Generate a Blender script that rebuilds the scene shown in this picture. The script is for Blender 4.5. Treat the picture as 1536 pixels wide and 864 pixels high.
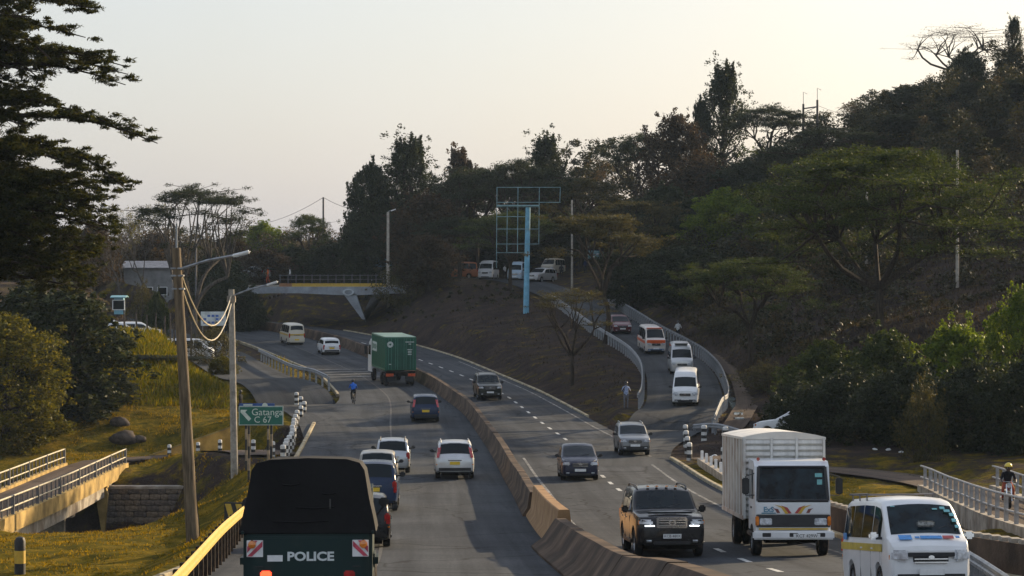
import bpy, bmesh, math, random
import numpy as np
from mathutils import Vector, Matrix, kdtree, noise as mnoise
for o in list(bpy.data.objects): bpy.data.objects.remove(o)
R = math.radians
scene = bpy.context.scene
COL = scene.collection
rng = random.Random(7)

# ------------------------------------------------------------------ camera, world, sun, exposure
CZ, F = 12.0, 3600.0                       # camera height; focal length for a 1536 px wide picture
cam = bpy.data.cameras.new('camera'); cam.lens = F/1536*36; cam.sensor_width = 36
cam.clip_start = 0.5; cam.clip_end = 20000
camo = bpy.data.objects.new('camera', cam); COL.objects.link(camo)
camo.location = (0, 0, CZ); camo.rotation_euler = (R(90), 0, 0)
scene.camera = camo

SUN_EL, SUN_AZ = 17.0, 44.0                # azimuth measured from +X (right) towards +Y (away)
sdir = Vector((math.cos(R(SUN_EL))*math.cos(R(SUN_AZ)), math.cos(R(SUN_EL))*math.sin(R(SUN_AZ)), math.sin(R(SUN_EL))))
world = bpy.data.worlds.new('World'); scene.world = world; world.use_nodes = True
wn, wl = world.node_tree.nodes, world.node_tree.links
wn.clear()
wout = wn.new('ShaderNodeOutputWorld'); bg = wn.new('ShaderNodeBackground'); sky = wn.new('ShaderNodeTexSky')
sky.sky_type = 'NISHITA'; sky.sun_disc = False
sky.sun_elevation = R(SUN_EL); sky.sun_rotation = R(90-SUN_AZ)
sky.air_density = 1.3; sky.dust_density = 3.0; sky.ozone_density = 1.2
hsv = wn.new('ShaderNodeHueSaturation'); hsv.inputs['Saturation'].default_value = 0.95
wl.new(sky.outputs[0], hsv.inputs['Color'])
veil = wn.new('ShaderNodeMix'); veil.data_type = 'RGBA'; veil.inputs[0].default_value = 0.62   # thin even high cloud veil
veil.inputs[7].default_value = (8.8, 9.4, 11.3, 1)
wl.new(hsv.outputs[0], veil.inputs[6])
cn = wn.new('ShaderNodeTexNoise'); cn.inputs['Scale'].default_value = 2.2; cn.inputs['Detail'].default_value = 5
cmr = wn.new('ShaderNodeMapRange'); cmr.inputs[1].default_value = 0.3; cmr.inputs[2].default_value = 0.7
cmr.inputs[3].default_value = 0.29; cmr.inputs[4].default_value = 0.41
wl.new(cn.outputs[0], cmr.inputs[0]); wl.new(cmr.outputs[0], veil.inputs[0])
wl.new(veil.outputs[2], bg.inputs['Color']); bg.inputs['Strength'].default_value = 0.08
wl.new(bg.outputs[0], wout.inputs['Surface'])
sun = bpy.data.lights.new('sun', 'SUN'); sun.energy = 5.0; sun.angle = R(0.55); sun.color = (1.0, 0.78, 0.50)
suno = bpy.data.objects.new('sun', sun); COL.objects.link(suno); suno.location = (60, 60, 80)
suno.rotation_euler = sdir.to_track_quat('Z', 'Y').to_euler()
scene.view_settings.view_transform = 'Standard'; scene.view_settings.look = 'None'
scene.view_settings.exposure = 0.70; scene.view_settings.gamma = 1.0
scene.view_settings.use_curve_mapping = False
scene.render.engine = 'CYCLES'
scene.cycles.max_bounces = 6; scene.cycles.diffuse_bounces = 3; scene.cycles.glossy_bounces = 3
scene.cycles.transparent_max_bounces = 8; scene.cycles.transmission_bounces = 4

# ------------------------------------------------------------------ helpers
def P(px, py, Y):
    return Vector(((px-768)/F*Y, Y, CZ-(py-432)/F*Y))
def link(o, parent=None):
    COL.objects.link(o)
    if parent: o.parent = parent
    return o
def tag(o, label=None, cat=None, group=None, kind=None):
    if label: o['label'] = label
    if cat: o['category'] = cat
    if group: o['group'] = group
    if kind: o['kind'] = kind
    return o
def thing(name, label, cat, loc=(0,0,0), rz=0, group=None):
    o = bpy.data.objects.new(name, None); o.empty_display_size = 0.2
    COL.objects.link(o); o.location = loc; o.rotation_euler = (0,0,rz) if not isinstance(rz, (tuple, list)) else rz
    return tag(o, label, cat, group)
def mesh_from(name, V, Fc, m=None, smooth=False, uv=None):
    me = bpy.data.meshes.new(name); me.from_pydata([tuple(v) for v in V], [], Fc)
    if m: me.materials.append(m)
    if smooth:
        me.polygons.foreach_set('use_smooth', [True]*len(me.polygons))
        me.set_sharp_from_angle(angle=R(38 if smooth is True else smooth))
    me.update(); return me
def obj(name, me, parent=None, loc=None, rot=None):
    o = bpy.data.objects.new(name, me)
    if loc is not None: o.location = loc
    if rot is not None: o.rotation_euler = rot
    return link(o, parent)
class MB:
    """collects shapes into one mesh"""
    def __init__(s): s.v = []; s.f = []
    def add(s, V, Fc):
        n = len(s.v); s.v += [Vector(v) for v in V]; s.f += [tuple(i+n for i in f) for f in Fc]; return s
    def box(s, c, d, rz=0, bev=0.0, M=None):
        bm = bmesh.new(); bmesh.ops.create_cube(bm, size=1)
        bmesh.ops.scale(bm, vec=d, verts=bm.verts)
        if bev: bmesh.ops.bevel(bm, geom=bm.edges[:], offset=bev, segments=2, affect='EDGES', clamp_overlap=True)
        T = Matrix.Translation(c) @ Matrix.Rotation(rz, 4, 'Z')
        if M is not None: T = M @ T
        bm.verts.index_update()
        s.add([T @ v.co for v in bm.verts], [[v.index for v in f.verts] for f in bm.faces]); bm.free(); return s
    def tube(s, pts, r, n=8, cap=True):
        pts = [Vector(p) for p in pts]; rr = r if isinstance(r, (list, tuple)) else [r]*len(pts)
        V = []; Fc = []; up = None
        for i, p in enumerate(pts):
            d = (pts[min(i+1, len(pts)-1)] - pts[max(i-1, 0)]).normalized()
            if up is None: up = Vector((0,0,1)) if abs(d.z) < .9 else Vector((1,0,0))
            a = d.cross(up).normalized(); b = a.cross(d).normalized(); up = b
            for k in range(n):
                t = 2*math.pi*k/n; V.append(p + (a*math.cos(t)+b*math.sin(t))*rr[i])
        for i in range(len(pts)-1):
            for k in range(n): Fc.append((i*n+k, i*n+(k+1)%n, (i+1)*n+(k+1)%n, (i+1)*n+k))
        if cap: Fc.append(tuple(range(n))[::-1]); Fc.append(tuple(range((len(pts)-1)*n, len(pts)*n)))
        return s.add(V, Fc)
    def lathe(s, prof, n=20, M=Matrix()):
        V = []; Fc = []; m = len(prof)
        for k in range(n):
            t = 2*math.pi*k/n
            for (r, z) in prof: V.append(M @ Vector((r*math.cos(t), r*math.sin(t), z)))
        for k in range(n):
            for j in range(m-1): Fc.append((k*m+j, ((k+1)%n)*m+j, ((k+1)%n)*m+j+1, k*m+j+1))
        return s.add(V, Fc)
    def poly(s, pts, thick):
        """flat polygon extruded by vector thick"""
        n = len(pts); pts = [Vector(p) for p in pts]; t = Vector(thick)
        return s.add(pts+[p+t for p in pts], [tuple(range(n))[::-1], tuple(range(n, 2*n))]+[(i,(i+1)%n,n+(i+1)%n,n+i) for i in range(n)])
    def sweep(s, path, prof, closed=True, cap=True):
        """prof = (offset to the right, up) points swept along path (x,y,z)"""
        path = [Vector(p) for p in path]; m = len(prof); V = []; Fc = []
        for i, p in enumerate(path):
            d = path[min(i+1,len(path)-1)]-path[max(i-1,0)]; d.z = 0; d.normalize(); r = Vector((d.y,-d.x,0))
            for (a, b) in prof: V.append(p + r*a + Vector((0,0,b)))
        e = m if closed else m-1
        for i in range(len(path)-1):
            for j in range(e): Fc.append((i*m+j, i*m+(j+1)%m, (i+1)*m+(j+1)%m, (i+1)*m+j))
        if cap and closed: Fc.append(tuple(range(m))[::-1]); Fc.append(tuple(range((len(path)-1)*m, len(path)*m)))
        return s.add(V, Fc)
    def mesh(s, name, m, smooth=False):
        me = mesh_from(name, s.v, s.f, m)
        bm = bmesh.new(); bm.from_mesh(me); bmesh.ops.recalc_face_normals(bm, faces=bm.faces[:]); bm.to_mesh(me); bm.free()
        if smooth:
            me.polygons.foreach_set('use_smooth', [True]*len(me.polygons)); me.set_sharp_from_angle(angle=R(38 if smooth is True else smooth))
        return me
    def build(s, name, m, parent=None, smooth=False, loc=None, rot=None):
        return obj(name, s.mesh(name, m, smooth), parent, loc, rot)

MATS = {}
def mat(name, col, rough=0.6, var=0.12, scale=3.0, metal=0.0, bump=0.0, bscale=None, coat=0.0, col2=None, detail=5, spec=None, dirt=None, stretch=None, lo=0.35, hi=0.65):
    """procedural material: base colour broken up by noise, optional second colour, dirt and bump"""
    if name in MATS: return MATS[name]
    m = bpy.data.materials.new(name); m.use_nodes = True; MATS[name] = m
    n, l = m.node_tree.nodes, m.node_tree.links; b = n['Principled BSDF']
    tc = n.new('ShaderNodeTexCoord'); vec = tc.outputs['Object']
    if stretch:
        mp = n.new('ShaderNodeMapping'); mp.inputs['Scale'].default_value = stretch; l.new(vec, mp.inputs[0]); vec = mp.outputs[0]
    nz = n.new('ShaderNodeTexNoise'); nz.inputs['Scale'].default_value = scale; nz.inputs['Detail'].default_value = detail; nz.inputs['Roughness'].default_value = 0.62
    l.new(vec, nz.inputs['Vector'])
    c1 = col; c2 = col2 or tuple(max(0, c*(1-2*var)) for c in col)
    if not col2: c1 = tuple(min(1, c*(1+var*.6)) for c in col)
    rp = n.new('ShaderNodeValToRGB'); rp.color_ramp.elements[0].position = lo; rp.color_ramp.elements[1].position = hi
    rp.color_ramp.elements[0].color = (*c2, 1); rp.color_ramp.elements[1].color = (*c1, 1)
    l.new(nz.outputs[0], rp.inputs[0]); colout = rp.outputs[0]
    if dirt:
        n2 = n.new('ShaderNodeTexNoise'); n2.inputs['Scale'].default_value = dirt[1]; n2.inputs['Detail'].default_value = 8; l.new(tc.outputs['Object'], n2.inputs['Vector'])
        mr = n.new('ShaderNodeMapRange'); mr.inputs[1].default_value = dirt[2]; mr.inputs[2].default_value = dirt[2]+.18; mr.inputs[4].default_value = dirt[3]
        l.new(n2.outputs[0], mr.inputs[0])
        mx = n.new('ShaderNodeMix'); mx.data_type = 'RGBA'; l.new(mr.outputs[0], mx.inputs[0]); l.new(colout, mx.inputs[6]); mx.inputs[7].default_value = (*dirt[0], 1); colout = mx.outputs[2]
    l.new(colout, b.inputs['Base Color'])
    b.inputs['Roughness'].default_value = rough; b.inputs['Metallic'].default_value = metal
    if coat: b.inputs['Coat Weight'].default_value = coat; b.inputs['Coat Roughness'].default_value = 0.06
    if spec is None and rough >= .75: spec = .12
    if spec is not None: b.inputs['Specular IOR Level'].default_value = spec
    if bump:
        nb = n.new('ShaderNodeTexNoise'); nb.inputs['Scale'].default_value = bscale or scale*6; nb.inputs['Detail'].default_value = 6; l.new(vec, nb.inputs['Vector'])
        bp = n.new('ShaderNodeBump'); bp.inputs['Strength'].default_value = bump; bp.inputs['Distance'].default_value = 0.03
        l.new(nb.outputs[0], bp.inputs['Height']); l.new(bp.outputs[0], b.inputs['Normal'])
    return m
def lamp_mat(name, col, e):
    if name in MATS: return MATS[name]
    m = bpy.data.materials.new(name); m.use_nodes = True; MATS[name] = m; b = m.node_tree.nodes['Principled BSDF']
    b.inputs['Base Color'].default_value = (*col, 1); b.inputs['Emission Color'].default_value = (*col, 1); b.inputs['Emission Strength'].default_value = e; b.inputs['Roughness'].default_value = .25
    return m
DUST = (.22,.15,.10)
def paint(name, col, rough=.3, metal=0., coat=None):
    dk = max(col) < .12; return mat('paint_'+name, col, rough, .05, 1.5, metal, coat=coat if coat is not None else (.08 if dk else .3), spec=.28 if dk else .5, dirt=(DUST, 1.7, .55, .07))
GLASS = mat('car_glass', (.006,.012,.016), .03, .1, 2, spec=.22)
GLASS2 = mat('clear_glass', (.010,.020,.026), .03, .5, 2.5, spec=.22)
RUBBER = mat('rubber', (.016,.016,.017), .8, .2, 8, dirt=(DUST, 5, .5, .35))
TRIM = mat('black_trim', (.013,.014,.016), .5, .2, 4)
UNDER = mat('underbody', (.012,.011,.010), .85, .3, 5)
CHROME = mat('chrome', (.75,.76,.78), .16, .06, 6, metal=1)
ALLOY = mat('alloy', (.42,.43,.44), .32, .15, 8, metal=.9)
STEEL = mat('galvanised_steel', (.33,.35,.37), .48, .25, 3, metal=.55, dirt=((.16,.11,.08), 3, .55, .5))
LENS = mat('lamp_lens', (.62,.65,.68), .08, .25, 9, coat=1)
REDL = mat('tail_lens', (.42,.012,.012), .14, .25, 9, coat=1)
ORNL = mat('amber_lens', (.75,.22,.02), .14, .2, 9, coat=1)
PLATEW = mat('plate_white', (.72,.73,.72), .4, .08, 8)
PLATEY = mat('plate_yellow', (.75,.50,.03), .4, .08, 8)
WHITEP = mat('white_plastic', (.75,.76,.76), .45, .08, 6)
BLACKP = mat('sign_black', (.02,.02,.02), .5, .1, 6)
CONC = mat('concrete', (.40,.36,.30), .85, .25, 1.2, bump=.4, bscale=14, dirt=((.13,.085,.055), .9, .5, .65))
CONCB = mat('barrier_concrete', (.125,.085,.058), .85, .3, .8, bump=.4, bscale=12, dirt=((.035,.025,.019), .5, .44, .8))
CONCN = mat('new_concrete', (.36,.22,.11), .8, .15, 1.5, bump=.3, dirt=((.20,.12,.07), 1.2, .52, .5))
CONCY = mat('ochre_concrete', (.48,.33,.12), .85, .25, .9, bump=.35, dirt=((.12,.085,.04), .8, .5, .6))
WOOD = mat('pole_wood', (.17,.13,.085), .8, .3, 2, bump=.4, stretch=(6,6,.5))
STRIPEW = mat('stripe_white', (.66,.66,.63), .6, .15, 5, dirt=((.2,.15,.1), 4, .5, .5))
STRIPEB = mat('stripe_black', (.014,.014,.015), .6, .2, 5, dirt=((.13,.09,.06), 4, .55, .4))
YELLOWP = mat('yellow_paint', (.62,.40,.045), .55, .15, 2.5, dirt=((.16,.10,.05), 2.5, .5, .5))
ROADW = mat('road_paint_white', (.60,.60,.57), .75, .2, 3, dirt=((.09,.085,.08), 4, .5, .55))
_txt = {}
def text(s, size, m, parent, loc, rot, name='lettering', align='CENTER', bold=0.0, ext=0.004, sx=1.0):
    key = (s, size, align, bold, m.name)
    if key not in _txt:
        cu = bpy.data.curves.new('t', 'FONT'); cu.body = s; cu.size = size; cu.align_x = align; cu.align_y = 'CENTER'; cu.offset = bold; cu.extrude = ext; cu.resolution_u = 3
        t = bpy.data.objects.new('t', cu); COL.objects.link(t)
        dg = bpy.context.evaluated_depsgraph_get(); me = bpy.data.meshes.new_from_object(t.evaluated_get(dg))
        bpy.data.objects.remove(t); bpy.data.curves.remove(cu); me.materials.clear(); me.materials.append(m); me.name = name; _txt[key] = me
    o = obj(name, _txt[key], parent, loc, rot); o.scale = (sx,1,1); return o
def smooth_path(pts, step=2.0):
    """Catmull-Rom through points, resampled about every step metres"""
    pts = [Vector(p) for p in pts]; P4 = [pts[0]*2-pts[1]]+pts+[pts[-1]*2-pts[-2]]; out = []
    for i in range(1, len(P4)-2):
        p0,p1,p2,p3 = P4[i-1:i+3]; n = max(1, int((p2-p1).length/step))
        for k in range(n):
            t = k/n; out.append(.5*((2*p1)+(p2-p0)*t+(2*p0-5*p1+4*p2-p3)*t*t+(3*p1-p0-3*p2+p3)*t**3))
    out.append(pts[-1]); return out
# ------------------------------------------------------------------ road geometry (x to the right, y away from the camera)
_hy = [-60,-20,0,20,35,49,68,86,110,130,150,175,189,225,240,265,300,340,420]
_hh = [0.8,1.8,2.6,3.6,4.80,6.38,7.6,8.2,8.75,8.8,8.65,8.05,7.6,6.2,5.5,4.5,3.2,2.2,1.0]
_ty = np.arange(-60, 420.5, .5); _tz = np.interp(_ty, _hy, _hh)
_k = np.exp(-.5*(np.arange(-12,12.5,.5)/5.)**2); _k /= _k.sum()
_tz = np.convolve(np.pad(_tz, len(_k)//2, mode='edge'), _k, 'valid')[:len(_ty)]
def hR(Y): return float(np.interp(Y, _ty, _tz))
def zR(Y): return CZ-hR(Y)
def _curve(tab, w=6.):
    ys, xs = zip(*tab); v = np.interp(_ty, ys, xs); k = np.exp(-.5*(np.arange(-20,20.5,.5)/w)**2); k /= k.sum()
    return np.convolve(np.pad(v, len(k)//2, mode='reflect', reflect_type='odd'), k, 'valid')[:len(_ty)]
_M = _curve([(-60,5),(20,2.7),(30,2.4),(40,2.25),(50,2.35),(60,2.05),(70,1.45),(80,.95),(99,.45),(127,-.65),(160,-2.65),(188,-6.3),(200,-8.9),(220,-12.8),(236,-16.5),(248,-20.6),(265,-27.6),(290,-41.5),(320,-63.5),(420,-150)])
_L = _curve([(-60,-7),(20,-8),(36,-8),(68,-8.2),(80,-8.8),(110,-10.4),(125,-11.1),(155,-12.6),(176,-12.4),(200,-15.9),(229,-23.5),(245,-28.2),(265,-36),(290,-50),(320,-72),(420,-160)], 4.)
_Rr = _curve([(-60,21),(20,14),(45,12.3),(75,10.2),(97,8.9),(123,8.2),(137,7.0),(160,4.7),(182,2.1),(223,-5.5),(240,-10.5),(248,-13),(265,-19.6),(290,-33.5),(320,-55),(420,-140)])
def XM(Y): return float(np.interp(Y, _ty, _M))
def XL(Y): return float(np.interp(Y, _ty, _L))
def XR(Y): return float(np.interp(Y, _ty, _Rr))
def roadY(py):
    a, b = 30., 300.
    for _ in range(50):
        m = (a+b)/2
        if 432+hR(m)*F/m > py: a = m
        else: b = m
    return a
def on_road(px, py):
    Y = roadY(py); return Vector(((px-768)/F*Y, Y, zR(Y)))
def tangent(Y, f=XM):
    return math.atan2(-(f(Y+2)-f(Y-2)), 4.0)       # heading: rotation about z that turns +Y along the road

slip_path = smooth_path([(-9.0,138,0),(-10.9,154,0),(-13.3,166,0),(-16.4,177,12-7.65),(-20.6,190,12-6.95),(-24.2,205,12-6.4),(-28,222,12-5.9),(-34,240,12-5.0),(-44,262,12-3.4),(-60,285,12-1.2)], 1.5)
ramp_path = smooth_path([(5.2,118,0),(6.2,131,0),(8.1,142,0),(9.9,150.5,12-8.35),(11.45,160,12-7.8),(12.3,172,12-7.08),(12.8,184,12-6.45),(12.6,194,12-5.75),(11.9,202,12-5.15),(10.2,215,12-4.06),(8.6,231,12-2.75),(7.2,247,12-1.7),(4.5,262,12-.4),(1.0,274,12+.75),(-4.5,284,12+1.2),(-12,290,12+1.3)], 1.5)
for pth in (slip_path, ramp_path):
    for p in pth:
        zr = zR(p.y)
        if p is pth[0] or XL(p.y)-.3 < p.x < XR(p.y)+.3 or p.y < (170 if pth is slip_path else 147): p.z = zr+.006
path_l = smooth_path([(-25.6,70,12-10.2),(-25.4,95,12-10.6),(-25.6,125,12-10.95),(-26.2,151,12-11.15),(-25.4,155,12-11.1),(-22.6,156,12-10.95),(-18.8,153,12-10.4),(-16.0,145,12-9.8),(-14.2,136,12-9.3),(-13.0,129,12-8.95)], 2)
path_r = smooth_path([(17.3,45,12-6.1),(17.6,75,12-7.6),(19.2,95,12-8.6),(20.2,109,12-9.1),(19.6,116,12-9.25),(17,121,12-9.2),(13.5,123,12-9.1),(10.2,126,12-8.85)], 2)

# ------------------------------------------------------------------ terrain
CP = [(-12,40,6.2),(-20,40,8.2),(-40,40,9),(-70,40,9),(-10.5,60,8.0),(-16,62,8.6),(-20,70,9.2),(-30,70,9.5),(-45,70,9.6),(-12.5,80,8.9),(-16,90,9.6),(-22,98,10.2),(-32,100,10.2),(-50,100,10.2),
 (-18,104,10.7),(-22.5,106,10.9),(-14.5,104,10.3),
 (-22,116,14.6),(-30,116,14.6),(-45,116,14.8),(-19,116,14.2),(-60,118,15),(-22,134,15.2),(-30,134,15.2),(-45,134,15),(-19,134,14.4),(-24,140,15.2),(-20.5,140,15.0),(-31,141,14.6),(-24.5,143.6,15.3),(-21.5,143.6,15.3),(-18.8,143.2,15.0),(-24.3,145.6,12.0),(-21.3,145.6,12.0),(-18.6,145.2,11.7),(-26.5,146,12.5),(-26.5,143,15.2),(-22,149.5,11.4),
 (-13,108,9.4),(-13.4,120,9.2),(-14,132,9.3),
 (-30,152,11.6),(-30,158,11.2),(-26,162,10.8),(-22,160.5,10.6),(-19.2,156.6,10.75),(-22.5,157.6,11.0),(-18.6,160.5,9.2),(-16.6,139,9.9),(-16,160,8.9),
 (-27,165,9.7),(-30,172,8.2),(-25,175,8.2),(-22,178,7.8),(-29,182,6.6),(-24.5,184,6.3),(-33,185,6.0),(-29,192,4.7),(-26,196,4.6),(-26,207,4.6),(-32,203,3.75),(-28,203,3.95),(-38,202,3.9),(-33,212,4.55),(-29,212,4.7),(-37,212,4.4),(-33,220,4.2),(-38,220,4.0),(-29,222,4.3),(-38,240,1.5),(-40,262,-.1),(-47,240,.5),(-60,200,3.5),(-60,160,8),(-60,140,12),(-90,140,8),(-90,200,2),(-36,270,-.8),(-41,280,-1.0),
 (-14.6,184,7.7),(-18.6,203,6.7),(-22.5,214,6.2),(-27.3,236,4.6),(-31,247,2.6),(-31,258,.6),(-32,266,-.3),(-45,268,-.4),
 (-9.3,282,-.2),(-16.5,289,-.1),(-9.3,262,.2),(-14,257,4.7),(-15.3,266,4.5),(-11.6,267,2.4),(-17.5,275,3.9),(-13,279,.6),(-10.6,271,-.2),(-7.5,266,-.2),(-23,290,.3),(-21,281,3.4),(-31,298,.4),(-4.7,255,.6),(.8,245,1.2),(4.0,240,1.9),(-8.3,237,4.1),(-6,225,4.6),(-3,226,4.1),(1.9,216,5.1),(2.0,231,3.0),(6.4,216,4.1),(5.3,228,2.9),(6.8,187,6.7),(5.4,171,7.9),(8.2,186,5.9),(8.2,166,7.8),(8.9,196,5.2),
 (-9,300,-1.2),(0,292,-1.3),(9,290,-1.8),(-5,277,-1.1),(3,276,-.8),(-20,300,-.6),(-30,310,1),(-45,310,1.2),
 (15.0,165,7.7),(13.6,150,8.6),(17,185,6.2),(18,200,4.5),(19,210,3.6),(17,225,2.2),(14.5,240,1.2),(12.5,255,.4),(15,275,-1.5),
 (17.4,145,8.5),(20,140,8.6),(28,128,8.6),(30,118,8.4),(22,115,8.9),(15.5,120,9.3),(12,117,9.5),(15,112,9.5),(22,109,9.2),(28,104,8.7),(40,100,8.6),
 (17.5,101,13.8),(17.3,82,13.4),(24,98,13.6),(23,82,13.2),(14.6,98,12.4),(14,84,12),(32,92,12),(45,90,11),(13.2,60,7.6),(16,66,8.0),(22,60,8),(40,60,8),(14,74,8.3),(20,74,8.6),
 (25,170,2.6),(33,175,1.0),(40,180,-.6),(27,155,6.2),(36,150,6.4),(27,200,-.5),(26,220,-2.6),(39,220,-6.2),(47,220,-9),(40,270,-14.5),(57,300,-24),(65,305,-27),(80,320,-30),(27,290,-10),(20,310,-8),(26,340,-16),(40,330,-18),(52,320,-21.5),(60,180,-4),(60,140,4),(60,110,7),(90,220,-12),(90,150,-1),(90,100,6),(110,320,-26),(120,240,-16),
 (-50,350,-5),(-27,380,-7.6),(-30,330,-3),(0,340,-4),(0,420,-9),(60,420,-26),(-60,420,-8),(-100,300,-3),(-120,420,-6),(120,420,-24),(130,60,6),(-130,60,8),(0,-60,1.4),(-30,-60,3),(40,-60,3),(-30,0,5),(40,0,5),(-90,0,8),(100,0,6)]
_cp = np.array(CP, float); _A = np.sqrt(((_cp[:,None,:2]-_cp[None,:,:2])**2).sum(2)+1.0)
_nn = len(CP); _S = np.zeros((_nn+1,_nn+1)); _S[:_nn,:_nn] = _A - np.eye(_nn)*.35; _S[_nn,:_nn] = 1; _S[:_nn,_nn] = 1
_w = np.linalg.solve(_S, np.append(_cp[:,2], 0))
def rbf(x, y):
    x = np.asarray(x, float).ravel(); y = np.asarray(y, float).ravel(); out = np.zeros(len(x))
    for i in range(0, len(x), 20000):
        d = np.sqrt((x[i:i+20000,None]-_cp[None,:,0])**2+(y[i:i+20000,None]-_cp[None,:,1])**2+1.0); out[i:i+20000] = d@_w[:_nn]+_w[_nn]
    return CZ-out
kd_pts = []
for Y in np.arange(-60, 330, 1.0):
    a, b = XL(Y), XR(Y); n = int((b-a)/1.0)+1
    for k in range(n+1): kd_pts.append((a+(b-a)*k/n, Y, zR(Y)))
def ribbon_pts(path, hw):
    for i, p in enumerate(path):
        d = path[min(i+1,len(path)-1)]-path[max(i-1,0)]; d.z = 0; d.normalize(); r = Vector((d.y,-d.x,0))
        for k in np.linspace(-1, 1, 7): q = p+r*(hw*k); kd_pts.append((q.x, q.y, p.z))
ribbon_pts(slip_path, 3.0); ribbon_pts(ramp_path, 2.7)
for pth, ya, yb in ((path_l, 108, 150), (path_r, 78, 107)):
    ribbon_pts([p for p in pth if not (ya < p.y < yb and (p.x < -24.5 or p.x > 15))], 1.8)
kd = kdtree.KDTree(len(kd_pts))
for i, p in enumerate(kd_pts): kd.insert((p[0], p[1], 0), i)
kd.balance()
def ground_z(x, y, raw=None):
    t = float(rbf([x],[y])[0]) if raw is None else raw
    t += .22*mnoise.noise((x*.35,y*.35,0))+.10*mnoise.noise((x*1.1,y*1.1,5.))
    co, i, d = kd.find((x, y, 0)); z = kd_pts[i][2]
    if d < 1.0: return min(kd_pts[q[1]][2] for q in kd.find_range((x, y, 0), 1.6))-.14
    k = min(1., (d-.75)/2.6); k = k*k*(3-2*k)
    return (z-.06)*(1-k)+t*k
def axis(parts):
    out = []
    for a, b, s in parts: out += list(np.arange(a, b, s))
    return out
gx = axis([(-2500,-300,550),(-300,-130,34),(-130,-46,4),(-46,34,.8),(34,70,1.6),(70,130,5),(130,300,34),(300,2501,550)])
gy = axis([(-1500,-100,350),(-100,40,7),(40,60,2),(60,215,.8),(215,300,1.3),(300,420,5),(420,700,40),(700,5001,600)])
GX, GY = np.meshgrid(gx, gy); raw = rbf(np.clip(GX,-140,140), np.clip(GY,-60,430)); nx, ny = len(gx), len(gy)
V = []
for j in range(ny):
    for i in range(nx):
        x, y = gx[i], gy[j]; V.append((x, y, ground_z(x, y, raw[j*nx+i])))
V_GROUND = V
Fc = [(j*nx+i, j*nx+i+1, (j+1)*nx+i+1, (j+1)*nx+i) for j in range(ny-1) for i in range(nx-1)]
gme = mesh_from('ground', V, Fc, None, 180)
# ground cover is what grows there: 0 bare brown soil, .5 dry litter, 1 green-gold grass
COV = [(-25,80,22,1),(-14,115,4,1),(-18,155,6,1),(-22,140,6,.35),(-27,170,10,1),(-30,200,12,.95),(-38,235,12,.35),(-20,185,3,.6),(-16,190,4,.6),(-17,215,8,.35),(0,210,14,.28),(4,185,10,.32),(-5,245,14,.22),(8,170,4,.42),(15,180,10,.30),(13.4,113,2.5,1),(16,110,5,1),(14,62,4,.9),(22,118,8,.55),(27,140,10,.15),(20,145,5,.1),(30,190,22,.3),(45,240,30,.35),(60,300,22,.8),(-14,130,3,.35),(-13.5,150,3.5,.32),(9.5,130,3,.1),(11,140,3,.15),(0,330,60,.4),(-60,250,30,.4),(22,105,5,.9),(17,90,8,.3)]
_cv = np.array(COV); vx = np.array([v[0] for v in V]); vy = np.array([v[1] for v in V])
num = np.zeros(len(V)); den = np.zeros(len(V))+1e-9
for cx, cy, r, c in COV:
    w = 1./((((vx-cx)**2+(vy-cy)**2)/r**2)**2+.02); num += w*c; den += w
cov = num/den
at = gme.attributes.new('cover', 'FLOAT', 'POINT'); at.data.foreach_set('value', cov)
gm = bpy.data.materials.new('ground'); gm.use_nodes = True; n, l = gm.node_tree.nodes, gm.node_tree.links; b = n['Principled BSDF']
tc = n.new('ShaderNodeTexCoord'); av = n.new('ShaderNodeAttribute'); av.attribute_name = 'cover'
def nz(sc, det=6, ro=.6):
    t = n.new('ShaderNodeTexNoise'); t.inputs['Scale'].default_value = sc; t.inputs['Detail'].default_value = det; t.inputs['Roughness'].default_value = ro; l.new(tc.outputs['Object'], t.inputs['Vector']); return t.outputs[0]
def ramp(f, stops):
    r = n.new('ShaderNodeValToRGB'); e = r.color_ramp.elements
    while len(e) < len(stops): e.new(.5)
    for k, (p_, c_) in enumerate(stops): e[k].position = p_; e[k].color = (*c_, 1)
    l.new(f, r.inputs[0]); return r.outputs[0]
def mixc(f, a, b_):
    m = n.new('ShaderNodeMix'); m.data_type = 'RGBA'; l.new(f, m.inputs[0]); l.new(a, m.inputs[6]); l.new(b_, m.inputs[7]); return m.outputs[2]
def math_(op, a, b_):
    m = n.new('ShaderNodeMath'); m.operation = op
    for k, q in enumerate((a, b_)):
        if isinstance(q, (int, float)): m.inputs[k].default_value = q
        else: l.new(q, m.inputs[k])
    return m.outputs[0]
soil = ramp(nz(.5, 8), [(.3,(.026,.020,.019)),(.5,(.046,.034,.030)),(.7,(.075,.052,.040))])
grass = ramp(nz(.8, 9, .7), [(.3,(.030,.034,.004)),(.47,(.105,.084,.006)),(.60,(.22,.145,.010)),(.75,(.30,.19,.025))])
fine = nz(7, 8, .7)
f1 = math_('ADD', av.outputs['Fac'], math_('MULTIPLY', math_('SUBTRACT', nz(.7, 9, .72), .5), 2.4))
mr = n.new('ShaderNodeMapRange'); mr.inputs[1].default_value = .40; mr.inputs[2].default_value = .72; l.new(f1, mr.inputs[0])
cc = mixc(mr.outputs[0], soil, grass)
dk = ramp(fine, [(.3,(.55,.55,.55)),(.65,(1.1,1.1,1.1))]); mm = n.new('ShaderNodeMix'); mm.data_type = 'RGBA'; mm.blend_type = 'MULTIPLY'; mm.inputs[0].default_value = 1; l.new(cc, mm.inputs[6]); l.new(dk, mm.inputs[7])
l.new(mm.outputs[2], b.inputs['Base Color']); b.inputs['Roughness'].default_value = 1.; b.inputs['Specular IOR Level'].default_value = .03
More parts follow.
